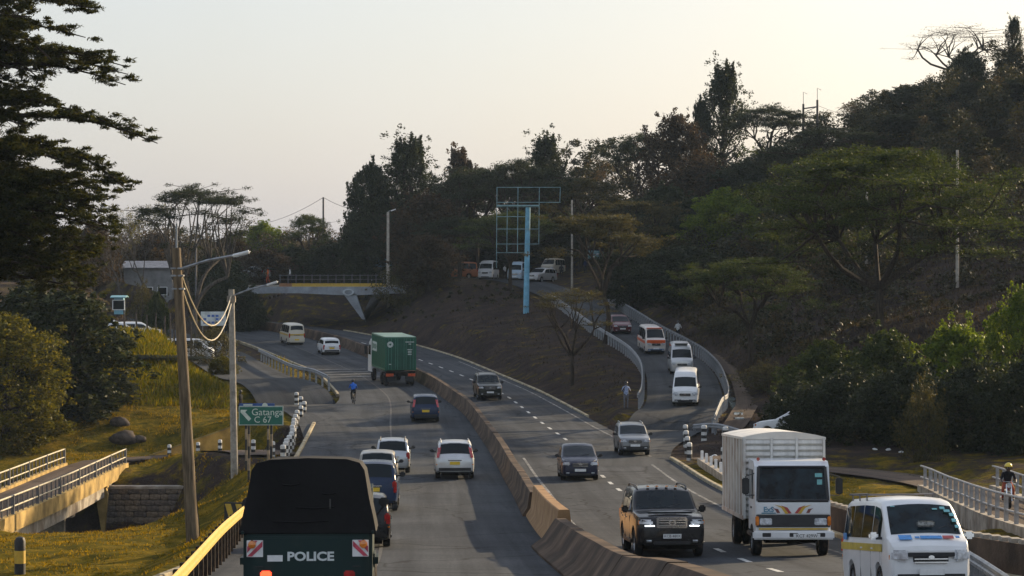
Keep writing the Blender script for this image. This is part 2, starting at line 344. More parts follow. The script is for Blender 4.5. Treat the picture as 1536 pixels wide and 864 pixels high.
bp = n.new('ShaderNodeBump'); bp.inputs['Strength'].default_value = .9; bp.inputs['Distance'].default_value = .15; l.new(math_('ADD', fine, math_('MULTIPLY', nz(2.2), 1.5)), bp.inputs['Height']); l.new(bp.outputs[0], b.inputs['Normal'])
gme.materials.append(gm)
tag(obj('ground', gme), kind='structure')

# ------------------------------------------------------------------ roads
def asphalt(name, c1, c2, patch):
    m = bpy.data.materials.new(name); m.use_nodes = True; n, l = m.node_tree.nodes, m.node_tree.links; b = n['Principled BSDF']
    uv = n.new('ShaderNodeUVMap'); uv.uv_map = 'uv'
    def nzz(scale, det, st=None):
        t = n.new('ShaderNodeTexNoise'); t.inputs['Scale'].default_value = scale; t.inputs['Detail'].default_value = det; t.inputs['Roughness'].default_value = .65
        mp = n.new('ShaderNodeMapping'); mp.inputs['Scale'].default_value = st or (1,1,1); l.new(uv.outputs[0], mp.inputs[0]); l.new(mp.outputs[0], t.inputs['Vector']); return t.outputs[0]
    def rp(f, a, ca, z, cz):
        r = n.new('ShaderNodeValToRGB'); r.color_ramp.elements[0].position = a; r.color_ramp.elements[1].position = z; r.color_ramp.elements[0].color = (*ca,1); r.color_ramp.elements[1].color = (*cz,1); l.new(f, r.inputs[0]); return r.outputs[0]
    def mul(a, c):
        x = n.new('ShaderNodeMix'); x.data_type = 'RGBA'; x.blend_type = 'MULTIPLY'; x.inputs[0].default_value = 1; l.new(a, x.inputs[6]); l.new(c, x.inputs[7]); return x.outputs[2]
    base = rp(nzz(.22, 6), .35, c2, .65, c1)
    streak = rp(nzz(1.0, 5, (1.1,.03,1)), .36, (.66,.67,.69), .60, (1.22,1.2,1.16))
    grain = rp(nzz(9, 6), .32, (.72,.72,.72), .7, (1.25,1.24,1.22))
    pt = rp(nzz(.09, 2, (1,.4,1)), .55, (1,1,1), .57, patch)
    vo = n.new('ShaderNodeTexVoronoi'); vo.feature = 'DISTANCE_TO_EDGE'; vo.inputs['Scale'].default_value = .16; wv = n.new('ShaderNodeVectorMath'); wv.operation = 'ADD'; nn_ = n.new('ShaderNodeTexNoise'); nn_.inputs['Scale'].default_value = .7; nn_.inputs['Detail'].default_value = 6; l.new(uv.outputs[0], nn_.inputs['Vector']); l.new(uv.outputs[0], wv.inputs[0]); l.new(nn_.outputs['Color'], wv.inputs[1]); l.new(wv.outputs[0], vo.inputs['Vector'])
    crack = rp(vo.outputs[0], .004, (.45,.45,.46), .012, (1,1,1))
    oil = rp(nzz(.8, 4, (1.6,.10,1)), .60, (1,1,1), .78, (.62,.62,.64)); fleck = rp(nzz(3.2, 3), .70, (1,1,1), .76, (1.5,1.46,1.4))
    l.new(mul(mul(mul(mul(mul(mul(base, streak), grain), pt), crack), oil), fleck), b.inputs['Base Color'])
    b.inputs['Roughness'].default_value = .9; b.inputs['Specular IOR Level'].default_value = .10
    bp = n.new('ShaderNodeBump'); bp.inputs['Strength'].default_value = .5; bp.inputs['Distance'].default_value = .02; l.new(nzz(22, 5), bp.inputs['Height']); l.new(bp.outputs[0], b.inputs['Normal'])
    return m
ASPH = asphalt('asphalt', (.058,.064,.074), (.038,.044,.052), (.82,.83,.85))
ASPH2 = asphalt('worn_asphalt', (.058,.063,.070), (.040,.045,.052), (.85,.83,.8))
PATHM = asphalt('dirt_path', (.12,.09,.07), (.08,.06,.048), (.85,.8,.75))
def sheet(name, rows, m, parent=None):
    """rows of (x,y,z) points; uv in metres"""
    k = len(rows[0]); V = [p for r in rows for p in r]; Fc = [(j*k+i, j*k+i+1, (j+1)*k+i+1, (j+1)*k+i) for j in range(len(rows)-1) for i in range(k-1)]
    me = mesh_from(name, V, Fc, m, 180); u = me.uv_layers.new(name='uv'); L = [0.]
    for j in range(1, len(rows)): L.append(L[-1]+(Vector(rows[j][0])-Vector(rows[j-1][0])).length)
    mid = k//2; W = [[(Vector(r[i])-Vector(r[mid])).length*(1 if i >= mid else -1) for i in range(k)] for r in rows]
    for p in me.polygons:
        for li in p.loop_indices:
            vi = me.loops[li].vertex_index; u.data[li].uv = (W[vi//k][vi%k]+13*len(name), L[vi//k])
    return obj(name, me, parent)
def crossroad(fa, fb, ya, yb, step, nseg, dz=0.):
    return [[(fa(Y)+(fb(Y)-fa(Y))*i/nseg, Y, zR(Y)+dz) for i in range(nseg+1)] for Y in np.arange(ya, yb, step)]
hw_out = tag(sheet('highway_outbound', crossroad(XL, lambda Y: XM(Y)+.05, -50, 330, 1.5, 10), ASPH), kind='structure')
hw_in = tag(sheet('highway_inbound', crossroad(lambda Y: XM(Y)+.05, XR, -50, 330, 1.5, 10), ASPH), kind='structure')
def ribbon(name, path, hw, m, n=6, crown=0.):
    rows = []
    for i, p in enumerate(path):
        d = path[min(i+1,len(path)-1)]-path[max(i-1,0)]; d.z = 0; d.normalize(); r = Vector((d.y,-d.x,0))
        h = hw(i/len(path)) if callable(hw) else hw
        rows.append([tuple(p+r*h*(2*k/n-1)) for k in range(n+1)])
    return tag(sheet(name, rows, m), kind='structure')
ribbon('exit_road', slip_path, 2.9, ASPH2)
ribbon('ramp_road', ramp_path, 2.6, ASPH2)
ribbon('path_west', path_l, 1.75, PATHM)
ribbon('path_east', path_r, 1.5, PATHM)

# painted marks: each dash is a piece of the road
def mark(parent, x0, y0, x1, y1, w, dz=.009, name='lane_mark', m=None, n=1):
    d = Vector((x1-x0, y1-y0, 0)).normalized(); r = Vector((d.y,-d.x,0))*w/2; V = []; Fc = []
    for k in range(n+1):
        t = k/n; q = Vector((x0+(x1-x0)*t, y0+(y1-y0)*t, zR(y0+(y1-y0)*t)+dz)); V += [q-r, q+r]
        if k: Fc.append((2*k-2, 2*k-1, 2*k+1, 2*k))
    return obj(name, mesh_from(name, V, Fc, m or ROADW), parent)
dash = _curve([(-60,15),(45,7.9),(60,6.6),(75,5.7),(97,4.7),(137,3.3),(179,-.45),(200,-4.4),(222,-9.4),(236,-13.4),(260,-22),(420,-140)], 5)
XD = lambda Y: float(np.interp(Y, _ty, dash))
for k in range(46):
    Y = 55+k*4.6; mark(hw_in, XD(Y), Y, XD(Y+1.7), Y+1.7, .17)
def line(parent, f, ya, yb, w, m, name='edge_line', dz=.008, step=2.):
    ys = np.arange(ya, yb+.1, step); V = []; Fc = []
    for k, Y in enumerate(ys): V += [(f(Y)-w/2, Y, zR(Y)+dz), (f(Y)+w/2, Y, zR(Y)+dz)]; Fc += [(2*k-2, 2*k-1, 2*k+1, 2*k)] if k else []
    return obj(name, mesh_from(name, V, Fc, m), parent)
WORN = mat('worn_line_paint', (.30,.30,.29), .8, .3, 1.4, dirt=((.085,.083,.08), 2.2, .42, .95))
line(hw_in, lambda Y: XM(Y)+1.15, 50, 125, .13, WORN)
line(hw_in, lambda Y: XR(Y)-.7, 125, 215, .13, WORN)
line(hw_in, lambda Y: XR(Y)-1.3, 45, 120, .13, WORN)
line(hw_out, lambda Y: (XL(Y)+XM(Y))/2-.4, 45, 235, .11, mat('faint_line_paint', (.115,.115,.112), .8, .2, 1, dirt=((.085,.083,.08), 1.5, .40, 1.)))
PALE = mat('rumble_paint', (.24,.25,.25), .8, .2, 1.5, dirt=((.10,.10,.10), 1.6, .45, .8))
for Y in (196.5, 199.2, 201.9, 204.6): mark(hw_out, XL(Y)+.4, Y, XM(Y)-2.8, Y+1.2, 1.5, name='rumble_strip', m=PALE, n=4)
# kerbs
KERB = mat('kerb_stone', (.42,.36,.24), .85, .2, 1.5, bump=.3, dirt=((.12,.08,.05), 1.6, .5, .7))
def kerb(f, ya, yb, sgn, h=.14):
    pts = [(f(Y)+sgn*.1, Y, zR(Y)) for Y in np.arange(ya, yb, 1.5)]
    o = MB().sweep(pts, [(-.1,-.15),(-.1,h-.03),(-.07,h),(.08,h),(.1,h-.02),(.1,-.15)]).build('kerb', KERB, None, True); return tag(o, kind='structure')
kerb(XL, 42, 152, -1); kerb(XR, 42, 124, 1); kerb(XL, 178, 262, -1, .1); kerb(XR, 158, 262, 1, .1)
# ------------------------------------------------------------------ median barrier, segment by segment
GZ = lambda x, y: ground_z(x, y)
bt = thing('median_barrier', 'long weathered brown concrete barrier snaking between the two carriageways', 'barrier', (XM(80), 80, zR(80)))
def rel(parent, o):
    o.matrix_parent_inverse = Matrix.Translation(parent.location).inverted() if not any(parent.rotation_euler) else (Matrix.Translation(parent.location) @ parent.rotation_euler.to_matrix().to_4x4()).inverted()
    return o
def bprof(w, h): return [(-w,-.1),(-w,.07),(-w*.62,.30),(-.17,h-.03),(-.14,h),(.14,h),(.17,h-.03),(w*.62,.30),(w,.07),(w,-.1)]
ys = list(np.arange(22, 71, 6.1))+[71.0, 86.0]+list(np.arange(90.5, 300, 4.5))
for a, c in zip(ys[:-1], ys[1:]):
    new = (a == 71.0); wid = .85 if a < 71 else .42
    pts = [(XM(Y)+(.12 if new else 0), Y, zR(Y)) for Y in np.linspace(a+.02, c-.02, 6)]
    o = MB().sweep(pts, bprof(wid, (1.12 if new else .88)+rng.uniform(-.015,.015))).build('barrier_segment', CONCN if new else CONCB, bt, True); rel(bt, o)
    if new: o['label'] = 'newer taller segment with an orange tinted top'

# ------------------------------------------------------------------ service road bridges
def path_range(path, ya, yb, mono=True):
    k = max(range(len(path)), key=lambda i: path[i].y); return [p for p in path[:k+1] if ya <= p.y <= yb]
def bridge(name, label, path, hw, ya, yb, m_beam, m_post, m_rail, post_step, fat):
    c = path_range(path, ya, yb); r0 = thing(name, label, 'bridge', c[0]-Vector((0,0,.9)))
    rel(r0, MB().sweep([p+Vector((0,0,-.03)) for p in c], [(-hw,-.45),(-hw,-.02),(hw,-.02),(hw,-.45)]).build('deck', CONC, r0))
    for sg in (-1, 1):
        e = []
        for i, p in enumerate(c):
            d = c[min(i+1,len(c)-1)]-c[max(i-1,0)]; d.z = 0; d.normalize(); e.append(p+Vector((d.y,-d.x,0))*(sg*(hw+.12)))
        rel(r0, MB().sweep(e, [(-.16,-.62),(-.16,.16),(.16,.16),(.16,-.62)]).build('edge_beam', m_beam, r0))
        rel(r0, MB().sweep([q-Vector((0,0,.62))-Vector((sg*.35,0,0)) for q in e], [(-.2,-.75),(-.2,0),(.2,0),(.2,-.75)]).build('girder', CONC if sg > 0 else m_beam, r0))
        rl = rel(r0, MB().tube([q+Vector((0,0,1.02)) for q in e], .045, 6).build('railing', m_rail, r0))
        rel(r0, MB().tube([q+Vector((0,0,.52)) for q in e], .04, 6).build('lower_rail', m_rail, r0))
        acc = 0.; k = 0
        pm = MB().box((0,0,.42), (.07,.07,1.0) if not fat else (.13,.13,1.06), 0, .01).mesh('post', m_post)
        fm = MB().box((0,0,.44), (.15,.15,1.08), 0, .01).mesh('post', m_post)
        for i in range(len(e)-1):
            L = (e[i+1]-e[i]).length
            while acc < L:
                q = e[i].lerp(e[i+1], acc/L); o = obj('post', fm if k % 5 == 0 else pm, rl, q+Vector((0,0,.16-.08))); acc += post_step; k += 1
            acc -= L
    return r0
IRON = mat('rail_iron', (.16,.16,.17), .55, .25, 3, metal=.4, dirt=((.14,.09,.05), 3, .5, .6))
RAILY = mat('rail_weathered', (.50,.44,.30), .6, .2, 2, dirt=((.18,.12,.06), 2, .55, .6))
RAILG = mat('rail_grey', (.36,.36,.36), .6, .2, 2, dirt=((.16,.12,.08), 2, .55, .5))
b1 = bridge('footbridge', 'narrow ochre concrete bridge with thin iron railings over the left gully', path_l, 1.8, 100, 152, CONCY, IRON, RAILY, 1.25, False)
b2 = bridge('footbridge', 'grey concrete bridge with stout square railing posts at the right edge', path_r, 1.5, 62, 109, CONC, RAILG, RAILG, 2.1, True)
# piers
for br, pts in ((b1, [(-25.6,112.5),(-25.9,132)]), (b2, [(18.2,84),(18.8,92)])):
    for x, y in pts:
        zt = CZ-(10.8 if br is b1 else 8.3)-1.3
        rel(br, MB().box((x, y, zt-.25), (3.6,.9,.5), 0, .03).box((x, y, zt-2.6), (2.6,.6,4.4), 0, .03).build('pier', CONC, br))
# right bridge bluish girder face
# ------------------------------------------------------------------ stone abutment of the left bridge, stone by stone
ab = thing('stone_abutment', 'rough squared stone retaining wall at the far end of the left bridge', 'wall', (-21.2, 144.4, 12-15.3))
core = MB().box((0,.35,1.55), (6.6,.7,3.35)).build('mortar_core', mat('mortar', (.12,.10,.085), .95, .3, 3, bump=.5), ab)
stm = [mat('stone_%d' % k, c, .9, .25, 3, bump=.6, bscale=9) for k, c in enumerate([(.20,.165,.13),(.17,.145,.125),(.235,.19,.14),(.145,.125,.11)])]
sr = random.Random(3); meshes = []
for k in range(10):
    bm = bmesh.new(); bmesh.ops.create_cube(bm, size=1); bmesh.ops.bevel(bm, geom=bm.edges[:], offset=.16, segments=1, affect='EDGES')
    for v in bm.verts: v.co += Vector((sr.uniform(-.05,.05), sr.uniform(-.06,.06), sr.uniform(-.05,.05)))
    me = bpy.data.meshes.new('stone'); bm.to_mesh(me); bm.free(); me.materials.append(stm[k % 4]); meshes.append(me)
z = .0; row = 0
while z < 3.1:
    h = sr.uniform(.30,.42); x = -3.25
    while x < 3.25:
        w = min(sr.uniform(.42,.85), 3.3-x+.02)
        if w > .15:
            o = obj('stone', sr.choice(meshes), ab, (x+w/2, -.02+sr.uniform(-.03,.03), z+h/2)); o.scale = (w*.97, .22, h*.95)
        x += w
    z += h; row += 1
MB().box((0,.25,3.3), (6.8,.9,.18), 0, .03).build('coping', CONC, ab)
# side wing wall of the bridge end
wg = thing('wing_wall', 'ochre tapering concrete wing wall below the railing of the left bridge', 'wall', (-24.35,143.0,12-15.2))
MB().poly([(0,0,0),(-.55,0,3.3),(.15,0,3.3),(.25,0,2.9)], (0,.45,0)).build('wall_face', CONCY, wg); MB().box((-.2,.22,3.36),(.9,.6,.12)).build('coping', CONCY, wg)
# ochre sloping wall behind the bollards
sw = thing('sloping_wall', 'ochre sloping concrete wall rising beside the grassy mound', 'wall', (-24.6,158.0,12-11.3))
a0 = P(190,697,158.6)-Vector(sw.location); a1 = P(346,641,157.6)-Vector(sw.location); a2 = P(346,694,157.6)-Vector(sw.location)
MB().poly([a0+Vector((0,0,-1.2)), a2+Vector((0,0,-1.2)), a2, a1, a0], (.1,.5,0)).build('wall_face', mat('orange_wall', (.62,.36,.09), .85, .2, .9, bump=.3, dirt=((.22,.13,.05), .8, .52, .5)), sw)
MB().poly([a0+Vector((-.1,-.06,.005)), a1+Vector((.1,-.06,.005)), a1+Vector((.1,-.06,.1)), a0+Vector((-.1,-.06,.1))], (.1,.65,0)).build('coping', CONCY, sw)
# rocks on the mound
for k, (px, py, Y, s) in enumerate([(180,636,166,1.1),(187,650,163,1.5),(208,652,163,.8)]):
    q = P(px,py,Y); bm = bmesh.new(); bmesh.ops.create_icosphere(bm, subdivisions=2, radius=.5)
    for v in bm.verts: v.co *= 1+.35*mnoise.noise(v.co*2.2+Vector((k*7,0,0)))
    me = bpy.data.meshes.new('boulder'); bm.to_mesh(me); bm.free(); me.materials.append(mat('boulder', (.10,.08,.065), .95, .3, 3, bump=.6)); me.polygons.foreach_set('use_smooth', [True]*len(me.polygons))
    o = obj('boulder', me, None, (q.x, q.y, GZ(q.x,q.y)+s*.14)); o.scale = (s*1.35,s,s*.75)
    tag(o, ['small dark boulder on top of the grassy mound left of the tall pole','large flat dark boulder below the small one on the mound','dark boulder at the right end of the rock group on the mound'][k], 'rock')

# ------------------------------------------------------------------ overpass
OV = thing('overpass', 'far road overpass with yellow edge beam and slanted grey strut', 'bridge', (-20, 268, 12-4.6))
def ovp(px, py, dy=0.): return P(px, py, 267)-Vector(OV.location)+Vector((0,dy,0))
zt = lambda py: P(0,py,267).z-OV.location.z
xa, xb = ovp(340,0).x, ovp(606,0).x
MB().box(((xa+xb)/2, 4.2, zt(427)-.25), (xb-xa, 9., .45)).build('deck', CONC, OV)
BLUEG = mat('overpass_paint', (.30,.33,.36), .7, .15, 1, dirt=((.14,.12,.10), .8, .55, .5))
dk = []
for px in np.linspace(345, 604, 26):
    t = (px-525)/180; dk.append((px, 439+3.2*max(0,1-abs(px-525)/75)+1.5*max(0, 1-abs(px-345)/60)))
MB().poly([ovp(px, 430) for px, _ in dk]+[ovp(px, py+1) for px, py in dk[::-1]], (0,8.4,0)).build('girder', BLUEG, OV)
MB().box(((ovp(437,0).x+ovp(579,0).x)/2, -.2, zt(428)), (ovp(579,0).x-ovp(437,0).x, .4, .46)).build('edge_beam', YELLOWP, OV)
MB().box(((ovp(418,0).x+ovp(436.6,0).x)/2, -.19, zt(428)), (ovp(436.6,0).x-ovp(418,0).x, .38, .46)).build('edge_beam', mat('faded_orange', (.35,.17,.07), .7, .2, 2), OV)
MB().poly([ovp(515,441), ovp(534,441), ovp(547.5,479), ovp(543,479)], (0,1.6,0)).build('strut', BLUEG, OV)
MB().poly([ovp(547,483,.3), ovp(543,470,.3), ovp(552,470,.3), ovp(577,438,.3), ovp(560,438,.3), ovp(548,462,.3)], (0,6.5,0)).build('pier_wall', mat('dark_pier', (.11,.11,.11), .85, .2, 1), OV)
ring = MB(); cpt = ovp(522.5,438.3,-.06); ring.lathe([(.42,-.06),(.62,-.06),(.62,.06),(.42,.06),(.42,-.06)], 24, Matrix.Translation(cpt) @ Matrix.Rotation(R(90),4,'X') @ Matrix.Diagonal((1,.6,1,1)))
ring.build('strut_joint_ring', mat('ring_paint', (.5,.55,.58), .6, .1, 2), OV)
rail = MB().tube([ovp(418,413), ovp(579,413)], .04, 6).tube([ovp(418,419), ovp(579,419)], .03, 6).build('railing', IRON, OV)
pm = MB().box((0,0,0), (.08,.08,1.05)).mesh('post', IRON)
for px in np.arange(420, 580, 12): obj('post', pm, rail, ovp(px, 418.5))
# drainage step blocks on the far bank under the overpass
ORD8 = ['first','second','third','fourth','fifth','sixth','seventh','eighth']
for k in range(8):
    q = P(386+k*6.2, 452-k*1.75, 275); o = obj('drain_block', MB().box((0,0,0), (.2,.5,.26), 0, .02).mesh('drain_block', CONC), None, q)
    tag(o, 'small pale concrete block under the overpass, %s from the left of its slanting row' % ORD8[k], 'block', 'pale blocks under the overpass')

# ------------------------------------------------------------------ guard rails
def wbeam(name, label, pts, m_rail=STEEL, m_post=None, step=2.0, h=.75, sag=None, fat=False, group=None, side=1):
    pts = smooth_path(pts, .7); r0 = thing(name, label, 'guardrail', pts[0])
    pr = [(0,-.155),(.05,-.11),(.05,-.04),(0,0),(.05,.04),(.05,.11),(0,.155),(-.012,.155),(.035,.11),(.035,.04),(-.015,0),(.035,-.04),(.035,-.11),(-.012,-.155)]
    pr = [(side*a, b+h) for a, b in pr]
    rl = rel(r0, MB().sweep(pts, pr).build('rail', m_rail, r0, True)); acc = 0.
    pm = MB().box((0,0,h*.5-.12), (.12,.14,h+.36) if not fat else (.17,.17,h+.42), 0, .01).mesh('post', m_post or m_rail)
    for i in range(len(pts)-1):
        L = (pts[i+1]-pts[i]).length
        while acc < L:
            q = pts[i].lerp(pts[i+1], acc/L); d = pts[i+1]-pts[i]
            o = obj('post', pm, r0, q+Vector((d.y,-d.x,0)).normalized()*(-side*.09), (0,0,math.atan2(d.y,d.x))); o.matrix_parent_inverse = Matrix.Translation(r0.location).inverted(); acc += step
        acc -= L
    return r0
def offs(path, o, ya, yb, dz=0.):
    out = []
    for i, p in enumerate(path):
        if not ya <= p.y <= yb: continue
        d = path[min(i+1,len(path)-1)]-path[max(i-1,0)]; d.z = 0; d.normalize(); out.append(p+Vector((d.y,-d.x,0))*o+Vector((0,0,dz)))
    return out[::3]+([out[-1]] if len(out) % 3 != 1 else [])
GREYG = mat('faded_white_paint', (.27,.285,.30), .6, .2, 2, dirt=((.18,.14,.11), 2, .52, .55))
wbeam('guardrail', 'grey metal guardrail on the inner left side of the curved ramp', offs(ramp_path, -2.95, 158, 250), GREYG, GREYG, 1.25, side=-1)
wbeam('guardrail', 'long grey metal guardrail curving along the outer right side of the ramp', offs(ramp_path, 2.95, 148, 252), GREYG, GREYG, 1.25)
wbeam('guardrail', 'short grey guardrail between ramp mouth and the water channel', [P(1040,640,146)-Vector((0,0,.75)), P(1075,640,143)-Vector((0,0,.7)), P(1120,652,137)-Vector((0,0,.7))], GREYG, STEEL, 1.4)
wbeam('guardrail', 'grey metal guardrail between exit road and highway left of the white wagon', offs(slip_path, 3.2, 178, 212), STEEL, STEEL, 2.0, side=-1)
YG = [P(250,885,46), P(290,842,52), P(330,798,62), P(352,778,70), P(371,762,78)]
YG = [Vector((p.x, p.y, p.z-.72)) for p in YG]
wbeam('guardrail', 'yellow painted crash barrier running beside the highway in the left foreground', YG, YELLOWP, mat('dark_timber', (.05,.035,.025), .85, .3, 4), 1.55, .72, fat=True, side=1)
BR = [P(1452,838,58), P(1480,856,53), P(1530,890,48)]
wbeam('guardrail', 'short grey guardrail behind the near white van at lower right', [p-Vector((0,0,.7)) for p in BR], STEEL, STEEL, 1.6)
# parapet right of the highway behind truck and van
pw = thing('parapet_wall', 'stained concrete parapet wall along the right road edge behind the white truck', 'wall', (XR(60)+.5, 60, zR(60)))
pp = [(XR(Y)+.45, Y, zR(Y)) for Y in np.arange(52, 96, 2.)]
rel(pw, MB().sweep(pp, [(-.15,-.2),(-.15,.85),(.15,.85),(.15,-.2)]).build('wall_face', CONCB, pw))
cm = MB().box((0,0,.90), (.26,.42,.12), 0, .02).mesh('coping_block', CONC)
for Y in np.arange(52.6, 95.5, .85): rel(pw, obj('coping_block', cm, pw, (XR(Y)+.45, Y, zR(Y))))
# low wall with white studs right of the road near the bollards
lw = thing('low_parapet', 'low concrete parapet with white stubs beside the truck box', 'wall', P(1052,690,120))
a = P(1050,697,121); c = P(1092,722,110)
a.z = GZ(a.x,a.y); c.z = GZ(c.x,c.y)
rel(lw, MB().sweep([a, a.lerp(c,.5), c], [(-.15,-.2),(-.15,.3),(.15,.3),(.15,-.2)]).build('wall_face', CONC, lw))
for k in range(6):
    q = a.lerp(c, .08+k*.17); rel(lw, MB().box((q.x,q.y,q.z+.5), (.14,.14,.5), 0, .02).build('stub_post', WHITEP, lw))

# ------------------------------------------------------------------ bollards
def bollard(x, y, z, label, group=None, h=.95, r=.125, cap=STRIPEW, alt=STRIPEB, bands=5, top=0, tilt=0.):
    t = thing('bollard', label, 'bollard', (x, y, z-.06), (tilt, tilt*.6, rng.random()*6), group)
    hh = h/bands
    for k in range(bands):
        m = cap if (k % 2 == top) else alt
        pr = [(0,k*hh),(r,k*hh),(r,(k+1)*hh),(0,(k+1)*hh)] if k < bands-1 else [(0,k*hh),(r,k*hh),(r,(k+.75)*hh),(r*.75,(k+1.02)*hh),(0,(k+1.12)*hh)]
        MB().lathe(pr, 12).build('band', m, t, 40)
    return t
BC = [(-15.3,170.5),(-14.6,166),(-14.0,161.5),(-13.85,157.5),(-13.75,153.5),(-13.5,149.8),(-13.3,146.3),(-13.0,143),(-12.75,139.8),(-12.5,136.8),(-12.3,133.8),(-12.15,131),(-12.0,128.2),(-11.85,125.5),(-11.7,122.8)]
ORD = ['first','second','third','fourth','fifth','sixth','seventh','eighth','ninth','tenth','eleventh','twelfth','thirteenth','fourteenth','fifteenth']
for k, (x, y) in enumerate(BC):
    bollard(x, y, max(GZ(x,y), zR(y)-.15), 'black and white bollard, %s from the far end of the left kerb row' % ORD[k], 'bollards along the left kerb', .95, .15, tilt=rng.uniform(-.05,.05))
for k, (px, py, Y) in enumerate([(254,688,157),(297,688,155.5),(330,689,151),(380,694,136),(409,697,129)]):
    q = P(px,py,Y); bollard(q.x, q.y, GZ(q.x,q.y), ['short black and white bollard left of the tall leaning pole','black and white bollard just right of the tall leaning pole','black and white bollard just left of the concrete lamp post','black and white bollard between the posts of the green sign','black and white bollard by the right post of the green sign'][k], 'bollards along the path', .9, .13)
q = P(30,866,75); bollard(q.x, q.y, GZ(q.x,q.y), 'thick black and yellow bollard in the bottom left corner grass', None, 1.2, .17, STRIPEB, YELLOWP, 3)
for k, (px, py, Y) in enumerate([(1034,683,125),(1031,676,129),(1029,668,134),(1028,662,139)]):
    q = P(px,py,Y); bollard(q.x, q.y, GZ(q.x,q.y), ['nearest','second nearest','third nearest','farthest'][k]+' black and white bollard in the short row at the ramp mouth', 'bollards at the ramp mouth', 1., .14)
for k, (px, py, Y) in enumerate([(1056,659,138),(1088,655,136),(1086,683,124)]):
    q = P(px,py,Y); bollard(q.x, q.y, GZ(q.x,q.y), ['thick black and white bollard standing alone on the brown earth by the ramp','black and white bollard in front of the short guardrail','black and white bollard half hidden by the truck box'][k], 'bollards at the ramp mouth', .95, .16)

# ------------------------------------------------------------------ road signs
def sign(label, px0, px1, py0, py1, Y, face, border, posts, pbase):
    c = P((px0+px1)/2, (py0+py1)/2, Y); w = (px1-px0)/F*Y; h = (py1-py0)/F*Y
    gzv = GZ(c.x, c.y); t = thing('road_sign', label, 'sign', (c.x, c.y, gzv)); zc = c.z-gzv
    bo = MB().box((0,0,zc), (w,.05,h), 0, .012).build('sign_panel', border, t)
    MB().box((0,-.028,zc), (w-.09,.012,h-.09), 0, .004).build('sign_face', face, t)
    for px in posts:
        x = (px-(px0+px1)/2)/F*Y; n = 6; ph = zc+h*.3; zz = -.3
        bands = [(-.3,.25)]+[(.25+k*(ph-.25)/5, .25+(k+1)*(ph-.25)/5) for k in range(5)]
        po = None
        for k, (z0, z1) in enumerate(bands):
            o = MB().box((x,.07,(z0+z1)/2), (.11,.08,z1-z0)).build('post_band', STRIPEB if k % 2 == 0 else mat('post_tan', (.30,.23,.15), .7, .2, 4), t)
    return t, zc, w, h
SG = mat('sign_green', (.012,.14,.10), .4, .08, 4); SB = mat('sign_blue', (.02,.08,.28), .4, .08, 4); SBR = mat('sign_border', (.42,.50,.46), .5, .1, 5); SLET = mat('sign_letter', (.62,.70,.62), .5, .1, 5)
t, zc, w, h = sign('green direction sign with arrow reading Gatanga C 67 left of the highway', 358, 425, 609, 638, 114, SG, SBR, [373,407], 700)
text('Gatanga', .46, SLET, t, (.30,-.037,zc+.16), (R(90),0,0)); text('C 67', .42, SLET, t, (-.33,-.037,zc-.2), (R(90),0,0), align='LEFT')
ar = MB().poly([(-.34,0,.30),(-.02,0,.30),(-.13,0,.19),(.16,0,-.12),(.04,0,-.24),(-.24,0,.07),(-.35,0,.18)], (0,.008,0)).build('arrow', SLET, t, loc=(-.62,-.045,zc-.02))
t, zc, w, h = sign('blue information sign mostly hidden behind the green direction sign', 359, 412, 605, 636, 120, SB, SB, [369,402], 700)
MB().box((-.45,-.037,zc+.44), (.45,.006,.07)).build('lettering_bar', SLET, t); MB().lathe([(0,0),(.14,0),(.14,.008),(0,.008)], 16, Matrix.Translation((.4,-.04,zc+.40))@Matrix.Rotation(R(90),4,'X')).build('sign_symbol', SLET, t)
# chevron hazard board at the end of the yellow crash barrier
c = P(363,764,76); t = thing('hazard_board', 'black and yellow striped hazard board at the end of the yellow crash barrier', 'sign', (c.x, c.y, GZ(c.x,c.y)), -.15)
MB().box((-.1,0,.75), (.95,.05,1.0), 0, .01).build('board', STRIPEB, t)
for k in range(3):
    x = -.5+k*.34; MB().poly([(x-.05,-.032,1.2),(x+.14,-.032,1.2),(x+.40,-.032,.3),(x+.21,-.032,.3)], (0,.006,0)).build('stripe', YELLOWP, t)
MB().poly([(.37,-.04,1.25),(.62,-.04,1.2),(.55,-.04,.1),(.4,-.04,-.1)], (0,.07,0)).build('yellow_panel', YELLOWP, t)
MB().tube([(-.45,.06,-.3),(-.45,.06,1.2)], .05).tube([(.3,.06,-.3),(.3,.06,1.2)], .05).build('post', STRIPEB, t)
for k in range(4): MB().lathe([(0,0),(.07,0),(.07,.11),(.05,.14),(0,.15)], 10, Matrix.Translation((.15+k*.14,0,1.26))).build('stud', STRIPEW if k % 2 else STRIPEB, t)

# ------------------------------------------------------------------ poles and lamps
def pole(label, base, top, r0, r1, m, name='utility_pole', cat='pole', group=None):
    base = Vector(base); top = Vector(top); t = thing(name, label, cat, base, 0, group)
    MB().tube([(0,0,-.4), (top-base)*.5, top-base], [r0*1.02, (r0+r1)/2, r1], 10).build('shaft', m, t, True); return t
def lamp_arm(t, a, b, r=.05):
    a = Vector(a); b = Vector(b); MB().tube([a, a.lerp(b,.5)+Vector((0,0,.06)), b], r, 6).build('lamp_arm', STEEL, t, True)
    d = (b-a).normalized(); M_ = Matrix.Translation(b+d*.22) @ d.to_track_quat('X','Z').to_matrix().to_4x4()
    lh = MB().box((0,0,0), (.62,.22,.11), 0, .04, M_).build('lamp_head', WHITEP, t, True); MB().box((.02,0,-.06), (.42,.16,.03), 0, .01, M_).build('lamp_glass', LENS, lh)
base = P(290,797,80); base.z = GZ(base.x,base.y); tp = P(264,372,80)
t = pole('tall leaning timber pole with lamp arm in the left foreground', base, tp, .22, .15, WOOD); rb = tp-base
